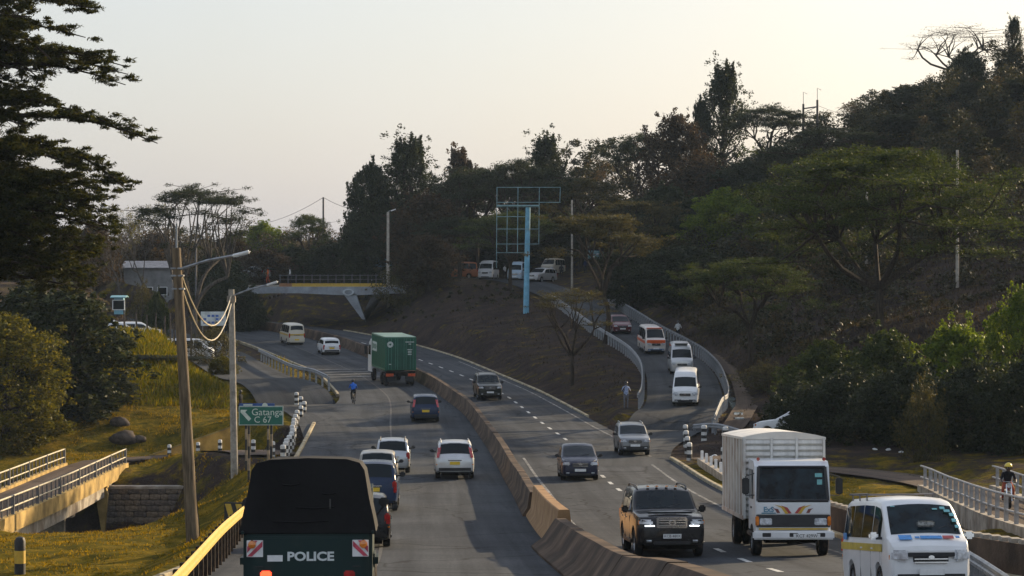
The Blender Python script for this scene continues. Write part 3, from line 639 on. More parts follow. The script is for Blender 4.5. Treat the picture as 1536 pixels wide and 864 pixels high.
MB().tube([rb*.97, rb+(P(265,335,80)-tp)], .035, 6).build('top_spike', STEEL, t)
lamp_arm(t, P(269,404,80)-base, P(352,383,80)-base)
for k in (.93,.86,.905): MB().box(rb*k, (.42,.30,.06), 0, .01).build('bracket', STEEL, t)
base2 = P(352,699,122); base2.z = GZ(base2.x,base2.y); tp2 = P(347,434,122)
t2 = pole('grey concrete lamp post beside the green sign', base2, tp2, .19, .15, mat('pole_concrete', (.36,.33,.28), .85, .2, 3, bump=.2), 'street_lamp', 'street lamp')
lamp_arm(t2, tp2-base2+Vector((0,0,-.35)), P(402,427,122)-base2)
MB().box(tp2-base2+Vector((0,0,-.5)), (.42,.42,.35), 0, .03).build('band', CONC, t2)
def wire(p, q, sag, label, r=.022, m=TRIM):
    p = Vector(p); q = Vector(q); pts = [p.lerp(q,k/14)-Vector((0,0,sag*4*(k/14)*(1-k/14))) for k in range(15)]
    o = MB().tube([x-p for x in pts], r, 5).build('wire', m, None, True, p); return tag(o, label, 'wire')
CORD = mat('slack_cable', (.42,.36,.25), .7, .15, 3)
wire(P(270,405,80), tp2+Vector((0,0,-.3)), 1.7, 'upper slack pale cable hanging between the leaning pole and the lamp post', .03, CORD)
wire(P(271,425,80), tp2+Vector((0,0,-.7)), 1.9, 'lower slack pale cable hanging between the leaning pole and the lamp post', .03, CORD)
sg = P(300,796,80); sg.z = GZ(sg.x, sg.y); wire(P(268,440,80), sg, -.0, 'thin stay wire running down beside the leaning pole', .015)
def simple_pole(label, px, py0, py1, Y, r, m, lamp=None, group=None):
    b = P(px,py1,Y); b.z = GZ(b.x,b.y); tp = P(px,py0,Y); t = pole(label, b, tp, r*1.3, r, m, 'street_lamp' if lamp else 'utility_pole', 'street lamp' if lamp else 'pole', group)
    if lamp: lamp_arm(t, tp-b, tp-b+Vector((lamp,0,.15)), .04)
    return t, tp
PC = mat('pale_pole', (.42,.38,.32), .8, .15, 3)
simple_pole('pale street lamp pole standing behind the right end of the overpass', 582, 318, 425, 272, .15, PC, .4)
simple_pole('thin street lamp pole behind the flat-topped acacia', 294, 360, 440, 250, .09, IRON, .5)
_, w1 = simple_pole('distant utility pole rising above the trees left of centre', 485, 296, 400, 330, .13, IRON)
_, w2 = simple_pole('white pole among the trees right of the billboard frame', 858, 300, 425, 268, .10, PC)
_, w3 = simple_pole('pale pole in front of the hillside at the right behind the acacia', 1436, 225, 470, 185, .10, PC)
simple_pole('pale pole half hidden by branches of the big acacia', 1300, 285, 470, 205, .10, PC)
wire(w1, P(392,336,380), .5, 'distant power line left of the far utility pole', .03); wire(w1, P(560,318,320), .5, 'distant power line right of the far utility pole', .03)
# twin-pole transformer frame on the hill
c = P(1215,190,290); gzv = GZ(c.x,c.y); t = thing('power_frame', 'twin pole power frame with crossbar on the skyline', 'pole', (c.x,c.y,gzv))
for px, py in ((1205,156),(1226,150)):
    q = P(px,py,290)-Vector(t.location); MB().tube([(q.x,0,-.3),q], [.17,.13], 8).build('shaft', mat('dark_pole', (.10,.09,.08), .8, .2, 3), t); q2 = P(px,py-18,290)-Vector(t.location)
    MB().tube([q,q2,q2+Vector((.45,0,-.25))], .035, 6).build('top_spike', IRON, t)
a, c2 = P(1205,163,290)-Vector(t.location), P(1226,160,290)-Vector(t.location)
MB().tube([a,c2], .09, 6).tube([a+Vector((0,0,-.5)),c2], .04, 6).build('crossbar', IRON, t)
wire(P(1226,158,290), P(1330,182,290), .4, 'power line running right from the twin pole frame', .02)

# ------------------------------------------------------------------ billboard frame on blue post
c = P(789,470,238); gzv = GZ(c.x, c.y); t = thing('billboard_frame', 'empty steel billboard grid on a tall light blue post', 'billboard', (c.x,c.y,gzv-.3)); o0 = Vector(t.location)
BLUEP = mat('billboard_blue', (.16,.42,.58), .55, .15, 1.5, dirt=((.18,.17,.15), 1, .58, .5)); FR = mat('frame_steel', (.22,.36,.38), .6, .2, 2, metal=.2)
tp = P(792,311,238); MB().tube([(0,0,0), tp-o0], [.30,.24], 14).build('post', BLUEP, t, True)
def bp_(px,py): return P(px,py,237.4)-o0
for px, ya, yb in ((745.5,281,402),(777,281,380),(809,281,366),(840.5,281,304),(761,309,378)): MB().tube([bp_(px,ya),bp_(px-.8,yb)], .042, 6).build('upright', FR, t)
for py, xa_, xb_ in ((281,745,841),(303.5,745,841),(308.5,745,809),(325,745,790),(343.5,744,809),(366,744,809),(379,744,790)): MB().tube([bp_(xa_,py),bp_(xb_,py)], .038, 6).build('crossbar', FR, t)
MB().tube([bp_(745,309)+Vector((0,.2,0)), bp_(809,309)+Vector((0,.2,0))], .11, 8).build('main_beam', FR, t)

# ------------------------------------------------------------------ far buildings, small billboard, fence
WALLW = mat('limewash', (.24,.24,.235), .85, .15, 1); ROOFG = mat('tin_roof', (.20,.20,.21), .5, .2, 2, metal=.3); ROOFB = mat('blue_tin_roof', (.22,.38,.50), .5, .15, 2)
def shed(label, px0, px1, pyb, pyt, Y, dep, wallm, roofm, win, rise=.9):
    a = P(px0,pyb,Y); b_ = P(px1,pyb,Y); w = b_.x-a.x; hh = (pyb-pyt)/F*Y; cx = (a.x+b_.x)/2
    gz_ = min(GZ(a.x,Y), a.z); t = thing('roadside_building', label, 'building', (cx, Y, gz_)); hz = P(0,pyt,Y).z-gz_
    MB().box((0,dep/2,hz/2), (w,dep,hz)).build('wall', wallm, t)
    rf = MB().poly([(-w/2-.3,-.4,hz-.05),(w/2+.3,-.4,hz-.05),(w/2+.3,dep/2,hz+rise),(-w/2-.3,dep/2,hz+rise)], (0,0,.09)).poly([(-w/2-.3,dep/2,hz+rise),(w/2+.3,dep/2,hz+rise),(w/2+.3,dep+.4,hz-.05),(-w/2-.3,dep+.4,hz-.05)], (0,0,.09)).build('roof', roofm, t)
    for x in win:
        o = MB().box((x*w,-.03,hz*.55), (1.2,.1,1.0)).build('window', WHITEP, t); MB().box((x*w,-.07,hz*.55), (1.04,.06,.84)).build('pane', GLASS, o)
    return t
shed('low white building behind the flat-topped acacia at far left', 186, 258, 428, 402, 290, 5, WALLW, ROOFG, (-.3,.0,.3), .8)
shed('light blue roofed kiosk at the right end of the overpass', 553, 592, 420, 400, 285, 3, mat('kiosk_wall', (.30,.26,.22), .8, .2, 1), ROOFB, (-.2,.25), .9)
shed('pale low shop behind the parked cars on the hilltop', 700, 790, 420, 398, 306, 4, mat('shop_wall', (.26,.25,.23), .85, .2, 1), ROOFG, (-.3,0,.3), .7)
shed('small light blue box kiosk beside the left tree', 171, 185, 458, 446, 232, 1.0, mat('kiosk_blue', (.2,.45,.55), .6, .1, 2), mat('kiosk_blue_roof', (.2,.42,.5), .6, .1, 2), (0,), .1)
c = P(320,478,212); t = thing('notice_board', 'small white notice board with blue print behind the lamp post cables', 'sign', (c.x,c.y,GZ(c.x,c.y)), .1); zc = c.z-t.location.z
MB().box((0,0,zc), (2.2,.06,1.25), 0, .01).build('board', mat('board_pale', (.55,.60,.60), .6, .15, 2), t)
for k in range(9): MB().box((-.75+(k%5)*.36, -.04, zc-.35+.3*(k//3)), (.26,.02,.2)).build('print_patch', mat('print_blue', (.06,.14,.42), .6, .2, 5), t)
for x in (-.95,.95): MB().tube([(x,.05,-.3),(x,.05,zc+.5)], .05, 6).build('post', IRON, t)
FP = mat('fence_wood', (.11,.09,.075), .9, .3, 4)
fpx = [(187,465,494),(205,468,497),(221,472,496),(234,470,499),(247,474,502),(256,470,505),(262,485,508),(274,484,510),(287,482,514)]
for k, (px, a_, c_) in enumerate(fpx):
    q = P(px,c_,203+k*.6); q.z = GZ(q.x,q.y); tp = P(px,a_,203+k*.6)
    t = thing('fence_post', '%s fence post from the left in the rough timber fence before the parked cars' % ORD[k], 'fence post', q, 0, 'fence posts on the mound'); MB().tube([(0,0,-.3),(rng.uniform(-.08,.08),0,max(1.2,tp.z-q.z))], [.09,.07], 7).build('shaft', FP, t, True)
# water channel right of the ramp
wc = smooth_path([P(1088,560,182)+Vector((0,0,.1)), P(1096,590,168), P(1104,612,158), P(1110,640,150)], 1.)
for p in wc: p.z = GZ(p.x,p.y)+.05
wt = MB().sweep([p for p in wc], [(-.32,-.3),(-.28,0),(.28,0),(.32,-.3)]).build('water_channel', mat('channel_water', (.16,.20,.21), .08, .3, 3, spec=.8), None, True); tag(wt, kind='structure')
fp_ = offs(ramp_path, 4.2, 146, 196, -.02)
ribbon('footpath', smooth_path([Vector((p.x,p.y,GZ(p.x,p.y)+.10)) for p in fp_], 1.5), .75, PATHM)
# gully water
for nm, (x0,x1,y0,y1,z) in (('river_west', (-60,-17,113,143.8,12-14.75)),('river_east',(12.5,60,80,103,12-13.1))):
    tag(obj(nm, mesh_from(nm, [(x0,y0,z),(x1,y0,z),(x1,y1,z),(x0,y1,z)], [(0,1,2,3)], mat('river_water', (.03,.028,.018), .12, .3, .8, bump=.2, spec=.5))), kind='structure')

# litter
for k, (px, py, Y, nm, c_) in enumerate([(1312,648,131,'white plastic bag caught under the thicket at its left end',0),(1332,646,131,'pale crumpled bag under the middle of the thicket',1),(1352,640,130,'white bottle-shaped scrap under the thicket left of the bridge',0),(1072,673,128,'pale paper scrap on the brown earth by the bollards',1)]):
    q = P(px,py,Y); bm = bmesh.new(); bmesh.ops.create_icosphere(bm, subdivisions=2, radius=.10)
    for v in bm.verts: v.co = v.co*(1+.7*mnoise.noise(v.co*9+Vector((k*5,0,0))))
    me = bpy.data.meshes.new('scrap'); bm.to_mesh(me); bm.free(); me.materials.append(WHITEP); o = obj('plastic_bag' if k < 2 else 'scrap', me, None, (q.x,q.y,GZ(q.x,q.y)+.05)); o.scale = (1.4,1,.6); tag(o, nm, 'bag' if k < 2 else 'scrap')
# ------------------------------------------------------------------ vehicles (local: +y forward, origin on the road under the middle)
_wh = {}
def wheel(t, x, y, r, w=.22, rimm=ALLOY, double=False):
    key = (round(r,3), round(w,3), rimm.name)
    if key not in _wh:
        M_ = Matrix.Rotation(R(90),4,'Y')
        ty = MB().lathe([(r*.62,-w/2),(r*.9,-w/2),(r*.985,-w*.38),(r,-w*.2),(r,w*.2),(r*.985,w*.38),(r*.9,w/2),(r*.62,w/2),(r*.62,-w/2)], 24, M_).mesh('tyre', RUBBER, 50)
        rm = MB().lathe([(0,-w*.3),(r*.2,-w*.36),(r*.24,-w*.2),(r*.55,-w*.22),(r*.63,-w*.44),(r*.63,w*.44),(r*.55,w*.22),(r*.24,w*.2),(r*.2,w*.36),(0,w*.3)], 18, M_)
        for k in range(5):
            a = k*2*math.pi/5
            for sg in (-1,1): rm.box((0,0,0), (w*.14,r*.13,r*.46), 0, 0, Matrix.Translation((sg*w*.30,r*.38*math.sin(a),r*.38*math.cos(a))) @ Matrix.Rotation(-a,4,'X'))
        _wh[key] = (ty, rm.mesh('rim', rimm))
    ty, rm = _wh[key]; o = obj('wheel', ty, t, (x,y,r)); obj('rim', rm, o); return o
PROF = {
 'suv':   dict(L=4.95, W=1.94, H=1.88, belt=1.18, cl=.34, wr=.39, ax=(.95,3.80), tum=.20, ws=(1.42,2.12), rs=(4.52,4.86), side=[(1.95,3.02),(3.08,3.95),(4.02,4.55)],
   top=[(0,.92),(.04,1.04),(.16,1.12),(.6,1.19),(1.35,1.24),(1.45,1.28),(2.1,1.76),(2.3,1.83),(3.1,1.88),(4.3,1.85),(4.55,1.78),(4.86,1.26),(4.92,1.1),(4.95,.9)]),
 'xover': dict(L=4.6, W=1.79, H=1.70, belt=1.05, cl=.30, wr=.355, ax=(.88,3.52), tum=.20, ws=(1.15,1.95), rs=(4.15,4.48), side=[(1.75,2.75),(2.82,3.6),(3.66,4.15)],
   top=[(0,.80),(.05,.92),(.25,1.0),(.7,1.08),(1.08,1.12),(1.2,1.17),(1.92,1.58),(2.15,1.66),(2.9,1.70),(3.9,1.67),(4.2,1.60),(4.48,1.10),(4.56,.98),(4.6,.8)]),
 'hatch': dict(L=3.95, W=1.70, H=1.52, belt=.96, cl=.22, wr=.30, ax=(.72,3.2), tum=.22, ws=(.78,1.75), rs=(3.5,3.85), side=[(1.45,2.35),(2.42,3.12)],
   top=[(0,.66),(.05,.76),(.2,.84),(.5,.93),(.72,.98),(.85,1.04),(1.7,1.43),(1.95,1.50),(2.5,1.52),(3.2,1.48),(3.52,1.40),(3.84,1.02),(3.92,.9),(3.95,.7)]),
 'sedan': dict(L=4.5, W=1.74, H=1.46, belt=.95, cl=.22, wr=.31, ax=(.85,3.5), tum=.24, ws=(1.2,2.0), rs=(3.25,3.85), side=[(1.75,2.6),(2.67,3.35)],
   top=[(0,.64),(.05,.74),(.3,.84),(.8,.92),(1.15,.96),(1.25,1.0),(1.95,1.37),(2.2,1.44),(2.6,1.46),(3.0,1.44),(3.28,1.38),(3.85,1.05),(3.95,1.02),(4.35,1.0),(4.46,.9),(4.5,.7)]),
 'wagon': dict(L=4.2, W=1.69, H=1.51, belt=.95, cl=.24, wr=.30, ax=(.78,3.3), tum=.16, ws=(1.0,1.68), rs=(4.0,4.14), side=[(1.5,2.4),(2.46,3.2),(3.26,4.0)],
   top=[(0,.66),(.05,.77),(.25,.86),(.9,.97),(1.05,1.02),(1.64,1.40),(1.85,1.48),(2.4,1.51),(3.6,1.50),(3.98,1.45),(4.14,1.0),(4.18,.88),(4.2,.7)]),
 'van':   dict(L=4.72, W=1.70, H=1.99, belt=1.12, cl=.24, wr=.31, ax=(.98,3.55), tum=.14, ws=(.34,1.00), rs=(4.55,4.66), side=[(.86,1.62),(1.70,2.62),(2.68,3.55),(3.60,4.46)],
   top=[(0,.86),(.03,1.0),(.14,1.10),(.26,1.17),(.36,1.23),(.98,1.82),(1.15,1.92),(1.6,1.97),(2.6,1.99),(4.2,1.97),(4.5,1.92),(4.58,1.82),(4.68,1.05),(4.71,.9),(4.72,.7)]),
 'hivan': dict(L=4.84, W=1.75, H=2.24, belt=1.15, cl=.24, wr=.32, ax=(1.0,3.6), tum=.13, ws=(.36,1.02), rs=(4.66,4.78), side=[(.9,1.7),(1.78,2.75),(2.8,3.7),(3.76,4.6)],
   top=[(0,.88),(.03,1.02),(.15,1.12),(.28,1.2),(.38,1.26),(1.0,1.85),(1.12,2.0),(1.35,2.16),(1.8,2.22),(2.8,2.24),(4.2,2.22),(4.6,2.16),(4.7,2.0),(4.79,1.1),(4.83,.9),(4.84,.7)]),
}
def car(kind, label, cat, loc, heading, paintm, pitch=0., W=None, H=None, group=None, roofm=None, glass=GLASS, plate=None, rails=False, lite=False, spare=False, tails='corner', head='wide', brake=False, bumperm=None, belt_stripe=None, visor=None, name=None, trim_low=TRIM, rimm=ALLOY, mirrorm=None):
    s = PROF[kind]; L = s['L']; Wd = W or s['W']; kz = (H/s['H']) if H else 1.
    t = thing(name or {'van':'minibus','hivan':'minibus'}.get(kind,'car'), label, cat, loc, (pitch,0,heading), group)
    tx, tz = zip(*s['top']); belt = s['belt']*kz; cl = s['cl']; wr = s['wr']; ra = wr*1.13
    ztop = lambda u: float(np.interp(u, tx, tz))*kz
    flat = kind in ('van','hivan')
    def plan(u):
        a = np.interp(u, [0,.06,.2,.5,1.0], [.80,.89,.95,.985,1.0] if not flat else [.86,.93,.97,.99,1.0]); b = np.interp(L-u, [0,.05,.15,.4,.9], [.86,.93,.965,.985,1.])
        return Wd/2*float(a*b)
    def zbot(u):
        for a in s['ax']:
            if abs(u-a) < ra: return wr+math.sqrt(ra*ra-(u-a)**2)
        return cl+.05*float(np.interp(min(u, L-u), [0,.25], [1.4,0]))
    crown = lambda u: .045 if ztop(u) > belt+.3 else .03
    def wt(u): w = plan(u)*.965; return w-s['tum']*max(0, ztop(u)-belt)
    def ring(u):
        w = plan(u); zt = ztop(u); zb = zbot(u); zB = min(belt, zt-.035); zb = min(zb, zB-.1); g = zt-zB; r = min(.08, g*.45); w2 = wt(u); cr = crown(u)
        zm = max(zb+.04, .52*zB)
        h = [(0,zb),(w*.86,zb),(w*.975,zb+.03),(w,zm),(w*1.0,zm+(zB-zm)*.45),(w*.985,zB-.06),(w*.965,zB),(w*.965+(w2-w*.965)*.5,zB+g*.5),(w2+.01*(g>.2),zt-r),(w2-min(.03,r*.4),zt-r*.4),(w2-r,zt),(w2*.5,zt+cr*.7),(0,zt+cr)]
        return h
    us = sorted(set([0,.03,.06,.12,.2,.3,L-.3,L-.2,L-.12,L-.06,L-.03,L]+list(tx)+[x for a in s['ax'] for x in (a-ra-.005,a-ra+.005,a-ra*.85,a-ra*.6,a-ra*.3,a,a+ra*.3,a+ra*.6,a+ra*.85,a+ra-.005,a+ra+.005)]+list(np.arange(.4,L-.3,.22))))
    us = [u for u in us if 0 <= u <= L]; k = 13; full = 2*k-2; V = []; Fc = []
    for u in us:
        h = ring(u); V += [(x, L/2-u, z) for x, z in h]+[(-x, L/2-u, z) for x, z in h[-2:0:-1]]
    for i in range(len(us)-1):
        for j in range(full): Fc.append((i*full+j, i*full+(j+1)%full, (i+1)*full+(j+1)%full, (i+1)*full+j))
    Fc.append(tuple(range(full))); Fc.append(tuple(range((len(us)-1)*full, len(us)*full))[::-1])
    mb = MB().add(V, Fc); mb.build('body', paintm, t, 32)
    MB().box((0,0,(cl+wr)/2+.1), (Wd-.52,L-.5,wr-cl+.42)).build('underbody', UNDER, t)
    # glass
    def toppatch(u0, u1, kx, name, m, off=.012, nu=6, nv=6, parent=t):
        V = []; Fc = []
        for i in range(nu+1):
            u = u0+(u1-u0)*i/nu; w2 = wt(u); dz = ztop(u+.02)-ztop(u-.02); nn = Vector((0,dz,.04)).normalized()
            for j in range(nv+1):
                x = kx*w2*(2*j/nv-1); z_ = ztop(u)+crown(u)*(1-(x/w2)**2)*.9-.02*(x/w2)**2; V.append(Vector((x, L/2-u, z_))+nn*off)
        for i in range(nu):
            for j in range(nv): Fc.append((i*(nv+1)+j, i*(nv+1)+j+1, (i+1)*(nv+1)+j+1, (i+1)*(nv+1)+j))
        return obj(name, mesh_from(name, V, Fc, m, 60), parent)
    wsg = toppatch(s['ws'][0]+.04, s['ws'][1]-.03, .90, 'windscreen', glass)
    rsg = toppatch(s['rs'][0]+.03, s['rs'][1]-.03, .86, 'rear_window', glass)
    t['_dims'] = [L, Wd]
    for (a, c) in s['side']:
        for sg in (-1,1):
            V = []; Fc = []; n = 5
            for i in range(n+1):
                u = a+(c-a)*i/n; zt = ztop(u)-.15; zl = belt+.05
                for q in range(3):
                    z_ = zl+(max(zt,zl+.04)-zl)*q/2; g = max(ztop(u)-belt,.05); w0 = plan(u)*.965; x = w0+(wt(u)-w0)*min(1,(z_-belt)/(g-.08 if g > .2 else g)); V.append((sg*(x+.014), L/2-u, z_))
            for i in range(n):
                for q in range(2): Fc.append((i*3+q, i*3+q+1, (i+1)*3+q+1, (i+1)*3+q))
            obj('side_window', mesh_from('side_window', V, Fc, glass, 60), t)
    for a in s['ax']:
        for sg in (-1,1): wheel(t, sg*(Wd/2-.13), L/2-a, wr, .22, rimm)
    yf, yr = L/2, -L/2
    # bumpers, grille, lamps, plates
    fb = bumperm or paintm; hw = Wd/2
    MB().box((0,yf-.10,cl+.17), (Wd*.90,.30,.30), 0, .09).build('front_bumper', fb, t, 50)
    MB().box((0,yr+.10,cl+.17), (Wd*.92,.28,.32), 0, .09).build('rear_bumper', fb if not spare else fb, t, 50)
    MB().box((0,yf+.025,cl+.10), (Wd*.55,.08,.12), 0, .03).build('lower_grille', TRIM, t, 50)
    hz = {'suv':.98,'xover':.84,'hatch':.74,'sedan':.70,'wagon':.72,'van':.80,'hivan':.82}[kind]*kz
    gr = MB().box((0,yf-.01,hz-.03), (Wd*.42,.09,.17 if kind != 'suv' else .24), 0, .025).build('grille', TRIM, t, 50)
    for kk in range(3 if kind != 'suv' else 4): MB().box((0,yf+.045,hz-.10+kk*.065), (Wd*.40,.025,.022)).build('grille_bar', CHROME, gr)
    MB().lathe([(0,0),(.075,0),(.075,.02),(0,.02)], 14, Matrix.Translation((0,yf+.075,hz))@Matrix.Rotation(R(90),4,'X')@Matrix.Diagonal((1.2,.8,1,1) if not flat else (.8,.5,1,1))).build('badge', CHROME, gr)
    for sg in (-1,1):
        if head == 'tall': MB().poly([(sg*hw*.52,yf-.06,hz-.06),(sg*hw*.90,yf-.26,hz-.02),(sg*hw*.90,yf-.5,hz+.20),(sg*hw*.72,yf-.22,hz+.12)], (0,.05,.02)).build('headlight', LENS, t)
        hl = MB().box((sg*hw*.72,yf-(.10 if not flat else .055),hz+(0 if not flat else .03)), (Wd*.20,.24,.17 if not flat else .23), -sg*.28, .05).build('headlight', LENS, t, 50)
        MB().box((sg*hw*.885,yf-.20,hz), (.05,.2,.12), -sg*.5, .015).build('indicator', ORNL, t)
        MB().box((sg*hw*.66,yf+.03,cl+.15), (.2,.06,.1), 0, .03).build('fog_lamp', LENS, t, 50)
        if tails == 'corner': MB().box((sg*(hw*.86),yr+.085,belt-.13), (.17,.20,.34), sg*.25, .04).build('tail_light', REDL, t, 50); 
        elif tails == 'high':
            V = [];
            MB().poly([(sg*(hw*.80),yr+.02,belt-.05),(sg*(hw*.94),yr+.05,belt-.05),(sg*(wt(L-.45)+.015),yr+.46,ztop(L-.45)-.10),(sg*(wt(L-.45)-.13),yr+.40,ztop(L-.45)-.10)], (0,-.06,.0)).build('tail_light', REDL, t)
        elif tails == 'low': MB().box((sg*(hw*.86),yr+.06,belt-.22), (.16,.16,.46), sg*.2, .04).build('tail_light', REDL, t, 50)
        MB().box((sg*hw*.87,yr+.10,belt-.36), (.13,.16,.10), sg*.25, .03).build('rear_indicator', ORNL if tails != 'low' else LENS, t, 50)
        um = s['ws'][0]+.42; mm = MB().box((sg*(hw+.13),L/2-um,belt+.10), (.20,.11,.15 if kind != 'suv' else .2), sg*.1, .04).build('wing_mirror', mirrorm or TRIM, t, 50)
        MB().box((sg*(hw+.02),L/2-um,belt+.05), (.12,.05,.05)).build('mirror_stalk', TRIM, mm)
        if not lite:
            for (a, c) in s['side'][:2]: MB().box((sg*(plan((a+c)/2)+.012),L/2-c+.14,belt-.16), (.03,.17,.035), 0, .01).build('door_handle', CHROME if kind=='suv' else paintm, t)
            MB().box((sg*(hw*.995),0,cl+.06), (.06,s['ax'][1]-s['ax'][0]-2*ra-.1,.10), 0, .02).build('sill', trim_low, t)
        if rails:
            z0 = ztop(s['ws'][1]+.4); x0 = wt(2.6)-.10; MB().tube([(sg*x0,L/2-s['ws'][1]-.15,z0-.02),(sg*x0,L/2-s['ws'][1]-.4,z0+.075),(sg*x0,yr+.75,ztop(L-.9)+.075),(sg*x0,yr+.55,ztop(L-.7)-.02)], .024, 6).build('roof_rail', STEEL if rails=='steel' else TRIM, t)
    MB().box((0,yf+.085,cl+.27), (.5,.02,.12)).build('front_plate', PLATEW, t)
    pr = MB().box((0,yr-.035,belt-.30 if not flat else cl+.30), (.46,.03,.14 if not spare else .12)).build('rear_plate', PLATEY, t)
    if not lite: MB().box((0,yr-.02,belt-.17), (.62,.05,.045), 0, .01).build('tailgate_handle', CHROME, t)
    MB().tube([(.0,L/2-s['ws'][0]-.05,ztop(s['ws'][0])+.055),(-.45,L/2-s['ws'][0]-.18,ztop(s['ws'][0]+.15)+.06)], .012, 4).build('wiper', TRIM, t)
    MB().box((.1,L/2-s['ws'][0]-.12,ztop(s['ws'][0])-.05),(1.,.1,.02)).build('cowl', TRIM, t)
    if brake: MB().box((0,yr+L-s['rs'][0]-.0 if False else yr+(L-s['rs'][0])+.02,ztop(s['rs'][0])-.01), (.30,.06,.05), 0, .01).build('brake_light', lamp_mat('brake_lit', (1,.05,.02), 2.5), t)
    if plate:
        text(plate, .105, BLACKP, t, (0,yf+.098,cl+.27), (R(90),0,R(180)), 'plate_lettering')
    # fresh panel lines: shut lines of doors as thin dark strips
    if not lite:
        for sg in (-1,1):
            for u in [x for a, c in s['side'] for x in (a-.03,)][0:3]:
                pts = [(sg*(plan(u)*.99+.004), L/2-u, z_) for z_ in np.linspace(zbot(u)+.06, belt-.08, 4)]; MB().tube(pts, .007, 4).build('door_gap', TRIM, t)
    t['_z'] = 0; del t['_dims']; del t['_z']
    return t, s, ztop, wt, plan, toppatch
def slope(Y, sgn): return math.atan((zR(Y+2)-zR(Y-2))/4.)*sgn
def put(px, py, kind, label, cat, paintm, away=True, end=True, **kw):
    """px,py = middle of the nearest axle end on the road in the photograph"""
    p = on_road(px, py); L = PROF[kind]['L']; f = XM if away else XD; h = tangent(p.y, f); d = Vector((-math.sin(h), math.cos(h), 0))
    c = p+d*(L/2-.75); c.z = zR(c.y)+.006
    hd = h if away else h+math.pi; pt = slope(c.y, 1)*(1 if away else -1)
    return car(kind, label, cat, c, hd, paintm, pitch=pt, **kw)
BLACK = paint('black', (.008,.008,.010), .22); NAVY = paint('navy', (.010,.014,.035), .25); SILVER = paint('silver', (.42,.44,.46), .3, .7); WHITE = paint('white', (.72,.73,.73), .32)
DBLUE = paint('deep_blue', (.010,.025,.065), .25); GREYD = paint('dark_silver', (.16,.17,.18), .3, .6); MAROON = paint('maroon', (.10,.015,.022), .28); CREAM = paint('cream', (.58,.53,.42), .4); BEIGE = paint('champagne', (.36,.34,.30), .3, .5)
SILV2 = paint('silver_light', (.55,.56,.56), .3, .5)
# outbound (seen from behind)
put(543, 820, 'hatch', 'black car just ahead of the police truck, mostly hidden by its canvas', 'car', BLACK, W=1.72, H=1.55)
put(561, 767, 'suv', 'dark blue tall estate car with pale roof edge in the left queue', 'car', DBLUE, W=1.78, H=1.82, tails='low', glass=GLASS)
put(566, 736, 'xover', 'pale champagne car with lit brake light in the left queue', 'car', BEIGE, W=1.70, H=1.66, brake=True)
put(589, 710, 'xover', 'silver car with roof rails at the head of the left queue', 'car', SILVER, W=1.66, H=1.60, rails=True)
put(682, 718, 'xover', 'silver crossover with tall red tail lights beside the median barrier', 'car', SILV2, tails='high', bumperm=TRIM, rails='steel')
put(638, 633, 'xover', 'dark blue crossover with pale roof following the container truck', 'car', DBLUE, tails='high', bumperm=TRIM)
put(496, 532, 'wagon', 'white estate car far ahead near the overpass', 'car', WHITE, bumperm=TRIM, tails='low', rimm=STEEL)
t, s, *_ = put(443, 517, 'van', 'cream minibus with yellow stripe farthest along the left carriageway', 'minibus', CREAM, tails='low', H=2.05, rimm=STEEL)
MB().box((0,-s['L']/2-.012,1.02), (1.40,.02,.16)).build('stripe', YELLOWP, t); MB().box((-.86,0,.98), (.02,4.0,.16)).build('stripe', YELLOWP, t)
# inbound (seen from the front)
put(734, 600, 'suv', 'dark green-black off-roader coming round the bend', 'car', paint('black_green', (.010,.014,.012), .28), away=False, W=1.80, H=1.78, rails=True)
put(869, 720, 'hatch', 'navy hatchback with large pale headlights coming down the middle', 'car', NAVY, away=False, head='tall', W=1.72, H=1.55)
put(951, 683, 'xover', 'dark silver crossover near the ramp mouth', 'car', GREYD, away=False, rails='steel', W=1.66, H=1.58, bumperm=TRIM)
t, s, ztop, wt, plan, tp_ = put(1003, 835, 'suv', 'glossy black large off-roader with chrome grille in the right foreground', 'car', BLACK, away=False, rails=True, plate='KCB 480X', mirrorm=BLACK)
yf = s['L']/2
MB().poly([(-.62,yf-.45,1.21),(-.35,yf-.55,1.24),(.35,yf-.55,1.24),(.62,yf-.45,1.21),(.62,yf-.38,1.21),(-.62,yf-.38,1.21)], (0,0,.05)).build('bonnet_deflector', GLASS, t)
gr = MB().box((0,yf+.03,.98), (.86,.05,.30), 0, .03).build('grille_surround', CHROME, t, 50); MB().box((0,yf+.05,.98), (.78,.05,.24), 0, .02).build('grille_mesh', TRIM, gr, 50)
for k in range(3): MB().box((0,yf+.08,.91+.07*k), (.77,.03,.026), 0, .006).build('grille_bar', CHROME, gr)
MB().lathe([(.05,0),(.085,0),(.085,.03),(.05,.03),(.05,0)], 16, Matrix.Translation((0,yf+.12,.98))@Matrix.Rotation(R(90),4,'X')@Matrix.Diagonal((1.3,.9,1,1))).build('badge', CHROME, t)
for sg in (-1,1): MB().box((sg*.62,yf+.06,.895), (.28,.05,.035), 0, .01).build('daylight_strip', lamp_mat('daylight_led', (.9,.95,1), 1.6), t)
for x in (-.4,-.14,.14,.4): MB().box((x,yf-2.28,1.90), (.08,.12,.035), 0, .01).build('marker_lamp', ORNL, t)
